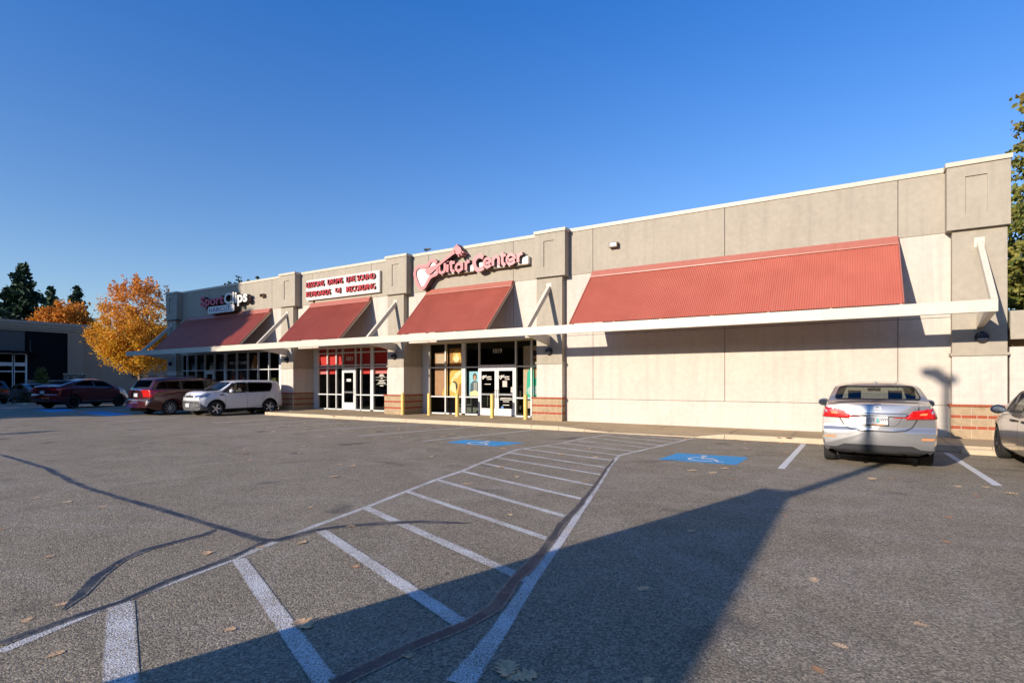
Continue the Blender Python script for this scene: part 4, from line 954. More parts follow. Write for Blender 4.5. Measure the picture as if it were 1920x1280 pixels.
        m = MB(); xm = s.sp['wst'] - .12; m.box(xm - .02 - s.ox, xm - s.ox, -.12, .12, s.sp['H'] - .19, s.sp['H'] - .12); m.beam((xm - s.ox, 0, s.sp['H'] - .15), (xm + .05 - s.ox, 0, s.sp['H'] - .06), .02, .02); m.build('rear_view_mirror', M['plastic'], s.root, local=True)
    def disc(s, a, b, ax, r, mat, name, off=.006, parent=None, ring=None):
        pts = [(a + r * math.cos(2 * math.pi * k / 16), b + r * math.sin(2 * math.pi * k / 16)) for k in range(16)]
        if ring: return s.strip(name, pts, ax, mat, ring, off, True, parent)
        return s.patch(name, pts, ax, mat, off, parent)
def mir(poly): return [(-a, b) for a, b in poly]
def rect(a, b, c, d): return [(a, c), (b, c), (b, d), (a, d)]
# ---- silver sedan seen from behind
S1 = dict(L=4.62, W=1.78, H=1.53, r=.315, ax=(.97, 3.67), tumble=.78, wsb=3.62, wst=2.85, rbow=.12,
  top=[(0, 1.12), (.08, 1.155), (.5, 1.175), (.58, 1.19), (1.30, 1.475), (1.6, 1.50), (2.15, 1.53), (2.6, 1.51), (2.85, 1.47), (3.62, 1.07), (4.1, .97), (4.45, .85), (4.62, .66)],
  belt=[(0, 1.03), (.5, 1.06), (2.5, 1.0), (3.6, .96), (4.3, .84), (4.62, .6)], zb=[(0, .30), (.25, .24), (.5, .19), (4.2, .18), (4.62, .24)],
  plan=[(0, .83), (.2, .875), (.8, .89), (3.8, .885), (4.3, .83), (4.62, .70)], rw=[(.2, .04), (.42, -.03), (.66, -.03), (.74, .02), (1.0, .03), (1.13, .05), (1.18, .12)], fw=[(.2, .05), (.5, 0), (.9, .12)])
silver = car_paint('silver_paint', (.47, .46, .455), .7, .3)
c = Car('silver_sedan', 'silver four door sedan seen from behind, nose in to the long blank wall', 'car', (.40, 12.62), R(.6), S1)
c.window([(-.68, 1.215), (.68, 1.215), (.60, 1.455), (-.60, 1.455)], 'B', M['car_glass'], tw=.022, name='rear_window', rad=.06)
c.window([(-.66, 1.10), (.66, 1.10), (.54, 1.44), (-.54, 1.44)], 'F', M['car_glass'], tw=.05, name='windscreen', rad=.06)
for sd in 'LR':
    c.window([(1.15, 1.09), (1.98, 1.06), (1.96, 1.44), (1.50, 1.40)], sd, M['car_glass'], tw=.05); c.window([(2.06, 1.06), (3.2, 1.04), (2.75, 1.42), (2.04, 1.44)], sd, M['car_glass'], tw=.05)
    c.strip('door_gap', [(1.2, 1.0), (1.35, .7), (1.5, .3), (3.3, .28), (3.3, .95)], sd, M['seam'], .008); c.strip('door_gap', [(2.02, .98), (2.05, .28)], sd, M['seam'], .008)
    c.patch('door_handle', rect(1.45, 1.62, .90, .93), sd, M['chrome'], .02, thick=.02); c.patch('door_handle', rect(2.3, 2.47, .89, .92), sd, M['chrome'], .02, thick=.02)
b = c.body(silver)
for sg in (1, -1):
    q = lambda p: [(sg * a, z) for a, z in p]
    t = c.patch('tail_light', q([(.86, 1.085), (.50, 1.03), (.41, .885), (.87, .90)]), 'B', M['taillight'], .014, thick=.014)
    c.patch('clear_lens', q([(.86, 1.035), (.62, 1.01), (.53, .955), (.62, .945), (.86, .95)]), 'B', M['clearlens'], .02, t)
    c.patch('clear_lens', q([(.72, 1.0), (.62, .99), (.60, .96), (.70, .965)]), 'B', M['amber'], .024, t)
    t2 = c.patch('tail_light', [(.02, .905), (.30, .92), (.42, 1.03), (.12, 1.075)], 'L' if sg > 0 else 'R', M['taillight'], .006)
    c.patch('reflector', q([(.80, .535), (.62, .535), (.64, .57), (.82, .57)]), 'B', M['amber'], .008)
tr = c.strip('boot_gap', [(-.60, 1.13), (-.58, .90), (-.50, .75), (-.40, .685), (-.2, .67), (.2, .67), (.40, .685), (.50, .75), (.58, .90), (.60, 1.13)], 'B', M['seam'], .016, .007)
c.patch('chrome_bar', [(-.44, .955), (-.40, .925), (.40, .925), (.44, .955), (.42, .99), (-.42, .99)], 'B', M['bar_chrome'], .016, thick=.016)
c.strip('plate_recess', [(-.36, .925), (-.30, .80), (-.24, .765), (.24, .765), (.30, .80), (.36, .925)], 'B', M['seam'], .006, .003)
c.patch('rear_valance', [(-.66, .30), (-.78, .36), (-.62, .37), (-.50, .43), (.50, .43), (.62, .37), (.78, .36), (.66, .30), (.6, .25), (-.6, .25)], 'B', M['valance'], .014)
def plate(c, x, z, ax, txt=None, mats=None, wd=.155, h=.077, frame=M['black']):
    p = c.patch('number_plate', rect(x - wd - .01, x + wd + .01, z - h - .01, z + h + .01), ax, frame, .012, thick=.006)
    ctr = c.proj(x, z, ax, .028)
    sg = -1 if ax == 'B' else 1
    m = MB(); a = ctr; m.add([(a.x, a.y - wd, a.z - h), (a.x, a.y + wd, a.z - h), (a.x, a.y + wd, a.z + h), (a.x, a.y - wd, a.z + h)], [(0, 1, 2, 3)])
    pl = m.build('plate_face', M['plate'], p, local=True, fix=False)
    return p, ctr
p, ctr = plate(c, 0, .86, 'B')
def car_text(c, body, ctr, w_, h_, mat, parent, sgn=-1, off=.003, thick=.002, name='lettering', bold=0):
    o = text_mesh(body, -w_ / 2, w_ / 2, -h_ / 2, h_ / 2, 0, thick, [mat], name, None, bold)
    # text faces -y, reads along +x  ->  rear of the car: reads along -y(car), faces -x(car)
    for v in o.data.vertices:
        x, y, z = v.co; v.co = Vector((ctr.x + sgn * off + (y if sgn < 0 else -y), ctr.y - x * (1 if sgn < 0 else -1), ctr.z + z))
    o.parent = parent; return o
dk = plain('plate_text', (.03, .04, .10), .6)
car_text(c, '059', ctr + Vector((0, .095, .006)), .10, .075, dk, p); car_text(c, 'JWM', ctr + Vector((0, -.085, .006)), .125, .075, dk, p)
m = MB(); a = ctr; m.prism([(a.y - .022, a.z - .04), (a.y + .018, a.z - .04), (a.y + .012, a.z), (a.y + .02, a.z + .02), (a.y, a.z + .05), (a.y - .02, a.z + .015)], a.x - .003, a.x - .0025, axis='x'); m.build('plate_tree', plain('plate_tree', (.12, .45, .42), .6), p, local=True)
m = MB(); m.box(a.x - .006, a.x - .004, a.y - .10, a.y + .10, a.z - .086, a.z - .068); m.build('plate_sticker', M['amber'], p, local=True)
c.disc(0, 1.065, 'B', .05, M['bar_chrome'], 'emblem', .008, ring=.014)
c.patch('emblem', rect(-.058, .058, 1.055, 1.075), 'B', M['bar_chrome'], .010)
car_text(c, 'SENTRA', c.proj(.56, 1.075, 'B', .012), .20, .028, M['greyplastic'], c.root, name='badge_lettering'); car_text(c, 'SV', c.proj(-.56, 1.065, 'B', .012), .055, .024, M['greyplastic'], c.root, name='badge_lettering')
m = MB()
for y in (.36, -.40): m.lathe([(.03, -c.ox + .10), (.032, -c.ox + .22), (.02, -c.ox + .10)], 14, (0, y, .235), 'x')
m.build('exhaust_pipe', M['chrome'], c.root, local=True)
m = MB(); m.box(-.45, 3.4, -.62, .62, .17, .28); m.build('underbody', M['well'], c.root, local=True)
m = MB(); m.lathe([(.03, 1.53), (.028, 1.56), (.0, 1.572)], 10, (1.55 - c.ox, 0, -.02)); m.build('roof_antenna', silver, c.root, local=True)
c.wheels('multi', n=9); c.mirrors(2.98, 1.08, silver); c.interior(.9, 3.5, .55, [(2.45, False), (1.55, True)], M['seat'])
# ---- white boxy crossover, nose towards the camera
S2 = dict(L=4.14, W=1.78, H=1.61, r=.335, ax=(.77, 3.34), tumble=.83, wsb=3.05, wst=2.5, rbow=.10, fbow=.17,
  top=[(0, 1.38), (.04, 1.51), (.10, 1.575), (.4, 1.60), (1.3, 1.61), (2.05, 1.60), (2.42, 1.56), (2.58, 1.51), (3.10, 1.17), (3.3, 1.14), (3.85, 1.11), (4.06, 1.04), (4.12, .92), (4.14, .80)],
  belt=[(0, 1.12), (.9, 1.10), (2.5, 1.02), (3.3, .98), (3.9, .90), (4.14, .72)], zb=[(0, .32), (.3, .24), (.5, .21), (3.8, .20), (4.14, .26)],
  plan=[(0, .80), (.2, .865), (.9, .89), (3.5, .885), (3.95, .83), (4.14, .74)], rw=[(.2, .05), (.4, -.02), (.7, 0), (1.0, .04), (1.55, .13)], fw=[(.2, .05), (.45, 0), (.75, .01), (1.0, .05)])
white = car_paint('white_paint', (.76, .76, .77), 0, .3)
c = Car('white_crossover', 'white boxy crossover with dark windows parked nose out beside the dark red minivan', 'car', (-24.87, 16.38), R(182), S2)
for sd in 'LR':
    c.window([(1.94, 1.06), (2.90, 1.05), (2.48, 1.49), (1.92, 1.50)], sd, M['car_glass'], tw=.05); c.window([(.74, 1.10), (1.84, 1.06), (1.83, 1.50), (.62, 1.48), (.60, 1.34)], sd, M['dark_glass'], tw=.05)
    c.patch('window_pillar', [(1.83, 1.08), (1.95, 1.07), (1.94, 1.475), (1.82, 1.475)], sd, M['trim'], .006)
    c.patch('window_pillar', [(2.86, 1.05), (3.10, 1.05), (2.54, 1.50), (2.46, 1.46)], sd, M['trim'], .006)
    for pts in ([(1.89, 1.05), (1.91, .32)], [(2.94, 1.0), (2.94, .7), (2.94, .32)], [(.98, 1.0), (1.1, .75), (1.25, .34)]): c.strip('door_gap', pts, sd, M['seam'], .010)
    c.patch('door_handle', rect(1.0, 1.2, .93, .965), sd, white, .025, thick=.025); c.patch('door_handle', rect(1.98, 2.18, .92, .955), sd, white, .025, thick=.025)
    c.patch('fender_vent', [(2.98, .93), (3.22, .93), (3.18, .97), (3.0, .99)], sd, M['plastic'], .006)
    c.patch('tail_light', [(.03, .86), (.10, .84), (.12, 1.1), (.15, 1.38), (.10, 1.40), (.07, 1.1)], sd, M['taillight'], .010)
    c.strip('arch_lip', [(3.34 + .40 * math.cos(t), .345 + .40 * math.sin(t)) for t in [R(5 + 10 * k) for k in range(18)]], sd, M['plastic'], .045, .006)
    c.strip('arch_lip', [(.77 + .40 * math.cos(t), .345 + .40 * math.sin(t)) for t in [R(5 + 10 * k) for k in range(18)]], sd, M['plastic'], .045, .006)
    c.patch('head_light', [(3.55, 1.0), (3.78, .985), (3.98, .94), (4.0, .84), (3.72, .87)], sd, M['headlamp'], .010)
c.window([(-.66, 1.14), (.66, 1.14), (.58, 1.50), (-.58, 1.50)], 'F', M['car_glass'], tw=.05, name='windscreen', rad=.06)
c.window([(-.55, 1.18), (.55, 1.18), (.50, 1.46), (-.50, 1.46)], 'B', M['dark_glass'], tw=.05, name='rear_window')
c.body(white, M['plastic'], .33)
c.patch('grille', [(-.34, .835), (.34, .835), (.30, .925), (-.30, .925)], 'F', M['plastic'], .008)
for sg in (1, -1):
    c.patch('head_light', [(sg * .42, .84), (sg * .72, .86), (sg * .80, .96), (sg * .44, .935)], 'F', M['headlamp'], .010)
    c.disc(sg * .62, .50, 'F', .095, M['plastic'], 'fog_lamp', .008); c.disc(sg * .62, .50, 'F', .045, M['clearlens'], 'fog_lamp', .014)
c.patch('lower_grille', [(-.80, .27), (.80, .27), (.84, .40), (.50, .46), (.60, .62), (.70, .70), (-.70, .70), (-.60, .62), (-.50, .46), (-.84, .40)], 'F', M['greyplastic'], .006)
c.patch('grille_bar', [(-.58, .59), (.58, .59), (.62, .635), (-.62, .635)], 'F', M['plastic'], .012)
c.patch('skid_plate', [(-.5, .30), (.5, .30), (.55, .36), (-.55, .36)], 'F', M['greyplastic'], .010)
plate(c, 0, .50, 'F', frame=M['plate']); c.disc(0, .965, 'F', .035, M['plastic'], 'emblem', .008)
m = MB(); m.box(-.6, 2.9, -.62, .62, .19, .30); m.build('underbody', M['well'], c.root, local=True)
c.wheels('five', n=5); c.mirrors(2.72, 1.12, white); c.interior(.9, 3.1, .6, [(2.1, False), (1.3, True)], M['seat'])
# ---- dark red minivan
S3 = dict(L=5.05, W=1.96, H=1.76, r=.335, ax=(1.05, 4.08), tumble=.76, wsb=4.25, wst=3.35, rbow=.14,
  top=[(0, 1.14), (.06, 1.20), (.10, 1.24), (.42, 1.66), (.55, 1.70), (1.2, 1.745), (2.4, 1.76), (3.2, 1.70), (3.4, 1.65), (4.25, 1.15), (4.6, 1.05), (4.9, .92), (5.05, .7)],
  belt=[(0, 1.10), (2, 1.12), (3.8, 1.06), (4.6, .96), (5.05, .65)], zb=[(0, .36), (.3, .26), (.6, .20), (4.7, .20), (5.05, .26)],
  plan=[(0, .92), (.2, .965), (1, .98), (4.2, .97), (4.8, .88), (5.05, .75)], rw=[(.2, .08), (.45, -.05), (.68, -.05), (.74, .06), (1.1, .08), (1.7, .10)], fw=[(.2, .05), (.5, 0), (.9, .12)])
maroon = car_paint('maroon_paint', (.07, .005, .009), .35, .3)
c = Car('dark_red_minivan', 'dark red minivan with a roof rack, seen from its rear corner beside the white crossover', 'car', (-27.72, 13.1), R(-3), S3)
for sd in 'LR':
    c.window([(.42, 1.20), (1.55, 1.18), (1.55, 1.58), (.72, 1.56), (.60, 1.50)], sd, M['dark_glass'], tw=.045); c.window([(1.62, 1.18), (2.72, 1.16), (2.72, 1.60), (1.62, 1.59)], sd, M['dark_glass'], tw=.045); c.window([(2.80, 1.16), (3.95, 1.12), (3.35, 1.56), (2.80, 1.60)], sd, M['car_glass'], tw=.045)
    c.patch('window_pillar', [(1.52, 1.17), (1.65, 1.17), (1.65, 1.60), (1.52, 1.59)], sd, M['trim'], .006); c.patch('window_pillar', [(2.69, 1.15), (2.83, 1.15), (2.83, 1.61), (2.69, 1.61)], sd, M['trim'], .006)
    for pts in ([(1.58, 1.14), (1.58, .8), (1.5, .4)], [(2.76, 1.12), (2.76, .32)], [(3.9, 1.05), (3.8, .7), (3.75, .35)]): c.strip('door_gap', pts, sd, M['seam'], .010)
    c.patch('door_handle', rect(2.5, 2.68, 1.0, 1.04), sd, maroon, .02, thick=.02); c.patch('door_handle', rect(2.86, 3.04, 1.0, 1.04), sd, maroon, .02, thick=.02)
    c.strip('side_rail', [(1.3, 1.08), (2.76, 1.06)], sd, M['seam'], .012)
    c.patch('tail_light', [(.10, .84), (.36, .95), (.52, 1.10), (.42, 1.16), (.10, 1.16)], sd, M['taillight'], .010)
c.window([(-.70, 1.26), (.70, 1.26), (.64, 1.63), (-.64, 1.63)], 'B', M['dark_glass'], tw=.05, name='rear_window', rad=.08)
c.window([(-.72, 1.20), (.72, 1.20), (.60, 1.62), (-.60, 1.62)], 'F', M['car_glass'], tw=.05, name='windscreen')
c.body(maroon)
for sg in (1, -1):
    c.patch('tail_light', [(sg * .95, .84), (sg * .72, .86), (sg * .70, 1.14), (sg * .92, 1.15)], 'B', M['taillight'], .012)
c.strip('tailgate_gap', [(-.72, 1.2), (-.70, .72), (.70, .72), (.72, 1.2)], 'B', M['seam'], .012)
c.patch('tailgate_trim', rect(-.40, .40, 1.145, 1.175), 'B', M['chrome'], .012); plate(c, 0, .93, 'B', frame=M['chrome'])
c.patch('damaged_bumper_edge', [(-.80, .48), (-.90, .52), (-.94, .66), (-.86, .72), (-.82, .60)], 'B', M['clearlens'], .012, label='scuffed bare patch at the bumper corner')
c.strip('bumper_step', [(-.85, .70), (.85, .70)], 'B', M['greyplastic'], .05, .01)
m = MB()
for y in (.60, -.60): m.tube([(.9 - c.ox, y, 1.74), (1.0 - c.ox, y, 1.81), (2.6 - c.ox, y, 1.825), (2.7 - c.ox, y, 1.76)], .018, 6)
for x in (1.2, 2.4): m.beam((x - c.ox, -.6, 1.815), (x - c.ox, .6, 1.815), .05, .02)
m.build('roof_rack', M['plastic'], c.root, local=True)
m = MB(); m.box(-.9, 3.6, -.7, .7, .19, .30); m.build('underbody', M['well'], c.root, local=True)
c.wheels('multi', n=9); c.mirrors(3.72, 1.16, maroon); c.interior(.5, 4.2, .6, [(3.0, False), (2.0, True), (1.1, True)], M['seat'])
# ---- dark red coupe-backed crossover
S4 = dict(L=4.88, W=1.98, H=1.71, r=.38, ax=(1.02, 3.95), tumble=.72, wsb=3.85, wst=3.0, rbow=.14,
  top=[(0, 1.22), (.05, 1.29), (.30, 1.32), (.42, 1.35), (1.3, 1.60), (1.9, 1.68), (2.4, 1.71), (2.8, 1.69), (3.0, 1.65), (3.85, 1.26), (4.3, 1.17), (4.7, 1.02), (4.88, .78)],
  belt=[(0, 1.16), (2, 1.20), (3.8, 1.14), (4.5, 1.0), (4.88, .7)], zb=[(0, .40), (.3, .30), (.6, .25), (4.5, .25), (4.88, .30)],
  plan=[(0, .90), (.2, .96), (1, .99), (4.0, .98), (4.6, .88), (4.88, .76)], rw=[(.2, .08), (.5, -.04), (.75, -.02), (.85, .04), (1.2, .08)], fw=[(.2, .05), (.5, 0), (.9, .12)])
wine = car_paint('wine_paint', (.17, .008, .02), .4, .25)
c = Car('dark_red_coupe_crossover', 'dark wine red sloping back crossover parked in shade left of the minivan', 'car', (-38.95, 13.1), R(-20), S4)
for sd in 'LR':
    c.window([(1.05, 1.33), (2.28, 1.28), (2.28, 1.61), (1.75, 1.60), (1.35, 1.48)], sd, M['dark_glass'], tw=.045); c.window([(2.36, 1.27), (3.55, 1.23), (3.05, 1.56), (2.36, 1.60)], sd, M['dark_glass'], tw=.045)
    c.strip('door_gap', [(2.32, 1.2), (2.32, .4)], sd, M['seam'], .010); c.strip('door_gap', [(3.6, 1.1), (3.5, .45)], sd, M['seam'], .010)
    c.patch('side_strip', rect(1.5, 3.45, .40, .43), sd, M['chrome'], .008)
    c.patch('tail_light', [(.12, 1.06), (.50, 1.10), (.62, 1.17), (.14, 1.17)], sd, M['taillight'], .010)
c.window([(-.62, 1.38), (.62, 1.38), (.56, 1.60), (-.56, 1.60)], 'B', M['dark_glass'], tw=.05, name='rear_window')
c.window([(-.7, 1.30), (.7, 1.30), (.58, 1.62), (-.58, 1.62)], 'F', M['car_glass'], tw=.05, name='windscreen')
c.body(wine, M['plastic'], .42)
for sg in (1, -1): c.patch('tail_light', [(sg * .94, 1.05), (sg * .50, 1.06), (sg * .50, 1.16), (sg * .92, 1.17)], 'B', M['taillight'], .012)
plate(c, 0, .93, 'B'); c.patch('bumper_vent', [(-.6, .5), (.6, .5), (.55, .6), (-.55, .6)], 'B', M['plastic'], .008)
m = MB(); m.box(-.8, 3.5, -.7, .7, .24, .36); m.build('underbody', M['well'], c.root, local=True)
c.wheels('multi', n=10, rim=M['dark_rim']); c.mirrors(3.35, 1.22, wine); c.interior(.9, 3.8, .7, [(2.6, False), (1.7, True)], M['seat'])
# ---- tan sedan cut by the right edge of the photograph
S5 = dict(S1); S5.update(L=4.82, W=1.82, H=1.47, r=.33, ax=(1.02, 3.82), wsb=3.70, wst=2.9)
S5['top'] = [(0, 1.05), (.08, 1.08), (.5, 1.10), (1.35, 1.40), (1.7, 1.45), (2.2, 1.47), (2.7, 1.45), (2.95, 1.40), (3.72, 1.01), (4.3, .90), (4.65, .78), (4.82, .6)]
S5['belt'] = [(0, .98), (.5, 1.0), (2.5, .95), (3.6, .92), (4.4, .80), (4.82, .55)]
S5['plan'] = [(0, .85), (.2, .90), (.8, .91), (3.9, .90), (4.45, .83), (4.82, .68)]
tanp = car_paint('tan_paint', (.36, .29, .21), .4, .25)
c = Car('tan_sedan', 'tan sedan cut off by the right edge, parked nose in beside the silver sedan', 'car', (3.40, 11.88), R(0), S5)
for sd in 'LR':
    c.window([(1.2, 1.04), (2.05, 1.02), (2.04, 1.37), (1.6, 1.34)], sd, M['car_glass'], tw=.05); c.window([(2.13, 1.01), (3.35, .99), (2.85, 1.34), (2.12, 1.37)], sd, M['car_glass'], tw=.05)
    for pts in ([(2.09, .98), (2.12, .3)], [(3.42, .93), (3.36, .6), (3.34, .3)], [(1.3, .95), (1.42, .7), (1.55, .34)]): c.strip('door_gap', pts, sd, M['seam'], .008)
    c.patch('door_handle', rect(1.5, 1.7, .83, .87), sd, M['black'], .03, thick=.03); c.patch('door_handle', rect(2.3, 2.5, .82, .86), sd, M['black'], .03, thick=.03)
    c.patch('head_light', [(4.15, .78), (4.6, .66), (4.5, .60), (4.2, .68)], sd, M['headlamp'], .01)
c.window([(-.66, 1.06), (.66, 1.06), (.56, 1.38), (-.56, 1.38)], 'F', M['car_glass'], tw=.05, name='windscreen'); c.window([(-.6, 1.14), (.6, 1.14), (.53, 1.38), (-.53, 1.38)], 'B', M['car_glass'], tw=.05, name='rear_window')
c.body(tanp)
for sg in (1, -1): c.patch('tail_light', [(sg * .88, .95), (sg * .5, .93), (sg * .5, .80), (sg * .88, .82)], 'B', M['taillight'], .01)
m = MB(); m.box(-.8, 3.5, -.66, .66, .17, .28); m.build('underbody', M['well'], c.root, local=True)
c.wheels('multi', n=10, rim=M['dark_rim']); c.mirrors(3.10, 1.02, plain('navy_mirror_shell', (.02, .03, .06), .25, coat=1)); c.interior(.9, 3.6, .5, [(2.5, False), (1.6, True)], M['seat_lt'])
# ---- two dark cars far on the left
S6 = dict(S2); S6.update(L=4.2, W=1.72, H=1.43)
S6['top'] = [(0, .98), (.05, 1.02), (.35, 1.06), (1.0, 1.33), (1.4, 1.41), (2.0, 1.43), (2.5, 1.38), (3.25, 1.0), (3.8, .9), (4.1, .78), (4.2, .6)]
S6['belt'] = [(0, .92), (2, .92), (3.3, .88), (4.0, .75), (4.2, .55)]
def simple_car(name, label, loc, az, S, paint, hz):
    c = Car(name, label, 'car', loc, az, S)
    b0 = interp(S['belt'], 2) + .06; t0 = S['H'] - .14
    for sd in 'LR':
        c.window([(1.0, b0), (2.0, b0), (2.0, t0), (1.4, t0 - .02)], sd, M['dark_glass'], tw=.045); c.window([(2.08, b0), (2.95, b0), (2.5, t0 - .02), (2.08, t0)], sd, M['car_glass'], tw=.045)
        c.strip('door_gap', [(2.04, b0), (2.04, .35)], sd, M['seam'], .01)
    c.window([(-.55, hz), (.55, hz), (.48, t0 + .02), (-.48, t0 + .02)], 'B', M['dark_glass'], tw=.05, name='rear_window')
    c.body(paint)
    for sg in (1, -1): c.patch('tail_light', [(sg * .78, .78), (sg * .52, .78), (sg * .52, .92), (sg * .78, .92)], 'B', M['taillight'], .012)
    plate(c, 0, .75, 'B'); c.wheels('multi', n=8); c.mirrors(2.75, b0 + .03, paint); return c
simple_car('dark_blue_sedan', 'small dark blue sedan parked in deep shade behind the low shrubs', (-51.5, 16.0), R(-95), S6, car_paint('dark_blue_paint', (.012, .03, .06), .4), 1.10)
S7 = dict(S3); S7.update(L=4.6, W=1.9, H=1.66); S7['top'] = [(0, 1.05), (.1, 1.15), (.45, 1.58), (1.2, 1.65), (2.3, 1.66), (2.9, 1.58), (3.7, 1.10), (4.3, .98), (4.6, .7)]; S7['belt'] = [(0, 1.0), (3.3, .98), (4.2, .88), (4.6, .6)]; S7['ax'] = (.9, 3.6); S7['plan'] = [(0, .86), (.2, .92), (1, .95), (3.8, .94), (4.4, .85), (4.6, .74)]; S7['wst'] = 2.9; S7['wsb'] = 3.7
simple_car('black_suv', 'black sport utility vehicle at the very left edge in deep shade', (-50.6, 13.0), R(-95), S7, car_paint('black_car_paint', (.006, .006, .008), .3), 1.20)
# ------------------------------------------------------------------ far left building
LB = thing('stone_trimmed_building', 'low dark restaurant style building with heavy cornice and white framed windows at the left', 'building', (-63.4, 18, 0))
M['lb_tan'] = stucco('rose_tan_stucco', (.42, .29, .21)); M['lb_dark'] = plain('charcoal_panel', (.005, .005, .007), .9, spec=.2); M['lb_grey'] = plain('grey_sign_band', (.10, .095, .09), .8); M['lb_corn'] = plain('cornice_paint', (.42, .34, .27), .7)
def stone():
    m = NT('stone_veneer'); v = m.n('ShaderNodeTexVoronoi', {'Vector': m.mapv((1, 1, 1.8)), 'Scale': 4.5})
    m.set(col=m.ramp(m.n('ShaderNodeSeparateColor', {0: v.outputs['Color']}).outputs[0], [(.1, (.07, .06, .055)), (.6, (.16, .13, .11)), (.9, (.26, .22, .18))]), rough=.9).bump(v.outputs['Distance'], .6, .05); return m.mat
M['stone'] = stone()
X = -63.4
B = lambda m, n, mt: m.build(n, mt, LB)
s = MB(); s.box(X - 30, X - .3, -30, 23.0, 0, 6.1); B(s, 'wall', M['lb_tan'])
s = MB(); s.box(X - .3, X, 18.86, 21.85, 1.62, 6.12); s.box(X - .28, X - .05, -30, 18.86, 4.1, 6.1); B(s, 'charcoal_panel', M['lb_dark'])
s = MB(); s.box(X - .05, X + .03, -30, 18.7, 4.3, 6.1); B(s, 'sign_band', M['lb_grey'])
s = MB()
for z0, z1, o in ((6.12, 6.3, .12), (6.3, 6.5, .28), (6.5, 6.75, .40), (6.75, 7.02, .52)): s.box(X - 1, X + o, -30, 23.1 + o, z0, z1)
B(s, 'cornice', M['lb_corn'])
s = MB(); s.box(X - .35, X + .16, 21.85, 23.1, 2.25, 6.12); B(s, 'pilaster', M['lb_tan'])
s = MB(); s.box(X - .32, X + .22, 21.5, 23.25, 0, 2.22); s.box(X - .3, X + .06, 18.9, 21.5, 0, 1.6); B(s, 'stone_base', M['stone'])
s = MB(); s.box(X - .2, X + .1, 18.86, 21.5, 1.6, 1.68); s.box(X - .3, X + .28, 21.45, 23.3, 2.22, 2.32); B(s, 'stone_cap', M['lb_corn'])
s = MB(); s.box(X, X + 1.1, -10, 19.5, 4.08, 4.25); s.box(X + 1.0, X + 1.1, 19.4, 19.5, 4.2, 4.3); B(s, 'flat_awning', M['lb_dark'])
s = MB(); s.lathe([(.02, 5.3), (.02, 4.4), (.10, 4.3), (.0, 4.28)], 10, (X + .5, 18.95, 0)); B(s, 'pendant_lamp', M['lb_grey'])
for x0 in (12.3, 14.2, 16.05, 17.95):
    s = MB(); y1 = x0 + .9 if x0 > 17 else x0 + 1.85; a, b = x0 - .0, x0 + (.86 if x0 > 17 else 1.85)
    for yy in (a, b): s.box(X - .2, X + .02, yy - .06, yy + .06, .1, 4.05)
    for z0, z1 in ((3.98, 4.08), (2.93, 3.25), (2.4, 2.5), (.1, .25)): s.box(X - .2, X + .01, a, b, z0, z1)
    wf_ = B(s, 'window', M['white_metal'])
    s = MB(); s.add([(X - .15, a, .2), (X - .15, b, .2), (X - .15, b, 4.0), (X - .15, a, 4.0)], [(0, 1, 2, 3)]); s.build('pane', M['dark_glass'], wf_)
s = MB(); s.box(X - 12, X - .32, 23.0, 34, 0, 5.6); s.box(X - 12, X - .1, 23.0, 34.1, 5.6, 6.0); B(s, 'side_wall', M['lb_tan'])
s = MB(); s.box(X - .32, X - .1, 27.6, 28.0, 2.0, 2.5); B(s, 'wall_lamp', M['navy'])
# ------------------------------------------------------------------ foliage
def leaf_mat(name, stops, zramp=None, rough=.6, trans=.25):
    m = NT(name)
    g = m.n('ShaderNodeNewGeometry')
    stops = [(p_, tuple(v_ * .88 for v_ in c_)) for p_, c_ in stops]; c = m.ramp(g.outputs['Random Per Island'], stops)
    if zramp:
        z = m.n('ShaderNodeSeparateXYZ', {0: m.co}).outputs['Z']
        t = m.math('DIVIDE', m.math('SUBTRACT', z, zramp[0]), zramp[1] - zramp[0], True)
        t = m.math('ADD', t, m.math('MULTIPLY', m.math('SUBTRACT', m.noise(.9, 3), .5), 1.1), True)
        c2 = m.ramp(g.outputs['Random Per Island'], zramp[2]); c = m.mix(t, c, c2)
    m.set(col=c, rough=rough, spec=.25)
    tb = m.n('ShaderNodeBsdfTranslucent', {0: c}); mx = m.n('ShaderNodeMixShader', {0: trans})
    m.t.links.new(m.b.outputs[0], mx.inputs[1]); m.t.links.new(tb.outputs[0], mx.inputs[2]); m.t.links.new(mx.outputs[0], m.out.inputs[0])
    return m.mat
M['maple'] = leaf_mat('autumn_leaves', [(.0, (.92, .56, .03)), (.25, (.76, .50, .05)), (.45, (.95, .50, .03)), (.62, (.92, .36, .03)), (.85, (.50, .40, .05)), (1, (.82, .30, .03))],
                      (3.9, 8.8, [(0, (.80, .34, .05)), (.3, (.58, .20, .05)), (.6, (.86, .40, .06)), (.85, (.38, .12, .05)), (1, (.72, .26, .08))]), trans=.4)
M['orange_far'] = leaf_mat('orange_leaves', [(0, (.80, .33, .03)), (.4, (.62, .22, .03)), (.7, (.46, .16, .03)), (1, (.78, .38, .04))], trans=.35)
M['conifer'] = leaf_mat('conifer_needles', [(0, (.010, .028, .018)), (.5, (.018, .045, .024)), (.85, (.030, .062, .026)), (1, (.06, .10, .03))], trans=.1)
M['cedar'] = leaf_mat('cedar_sprays', [(0, (.12, .15, .03)), (.4, (.22, .23, .045)), (.7, (.32, .27, .06)), (1, (.13, .17, .04))], (9.5, 15.5, [(0, (.12, .12, .02)), (.3, (.26, .13, .035)), (.6, (.16, .13, .03)), (1, (.34, .17, .05))]), trans=.2)
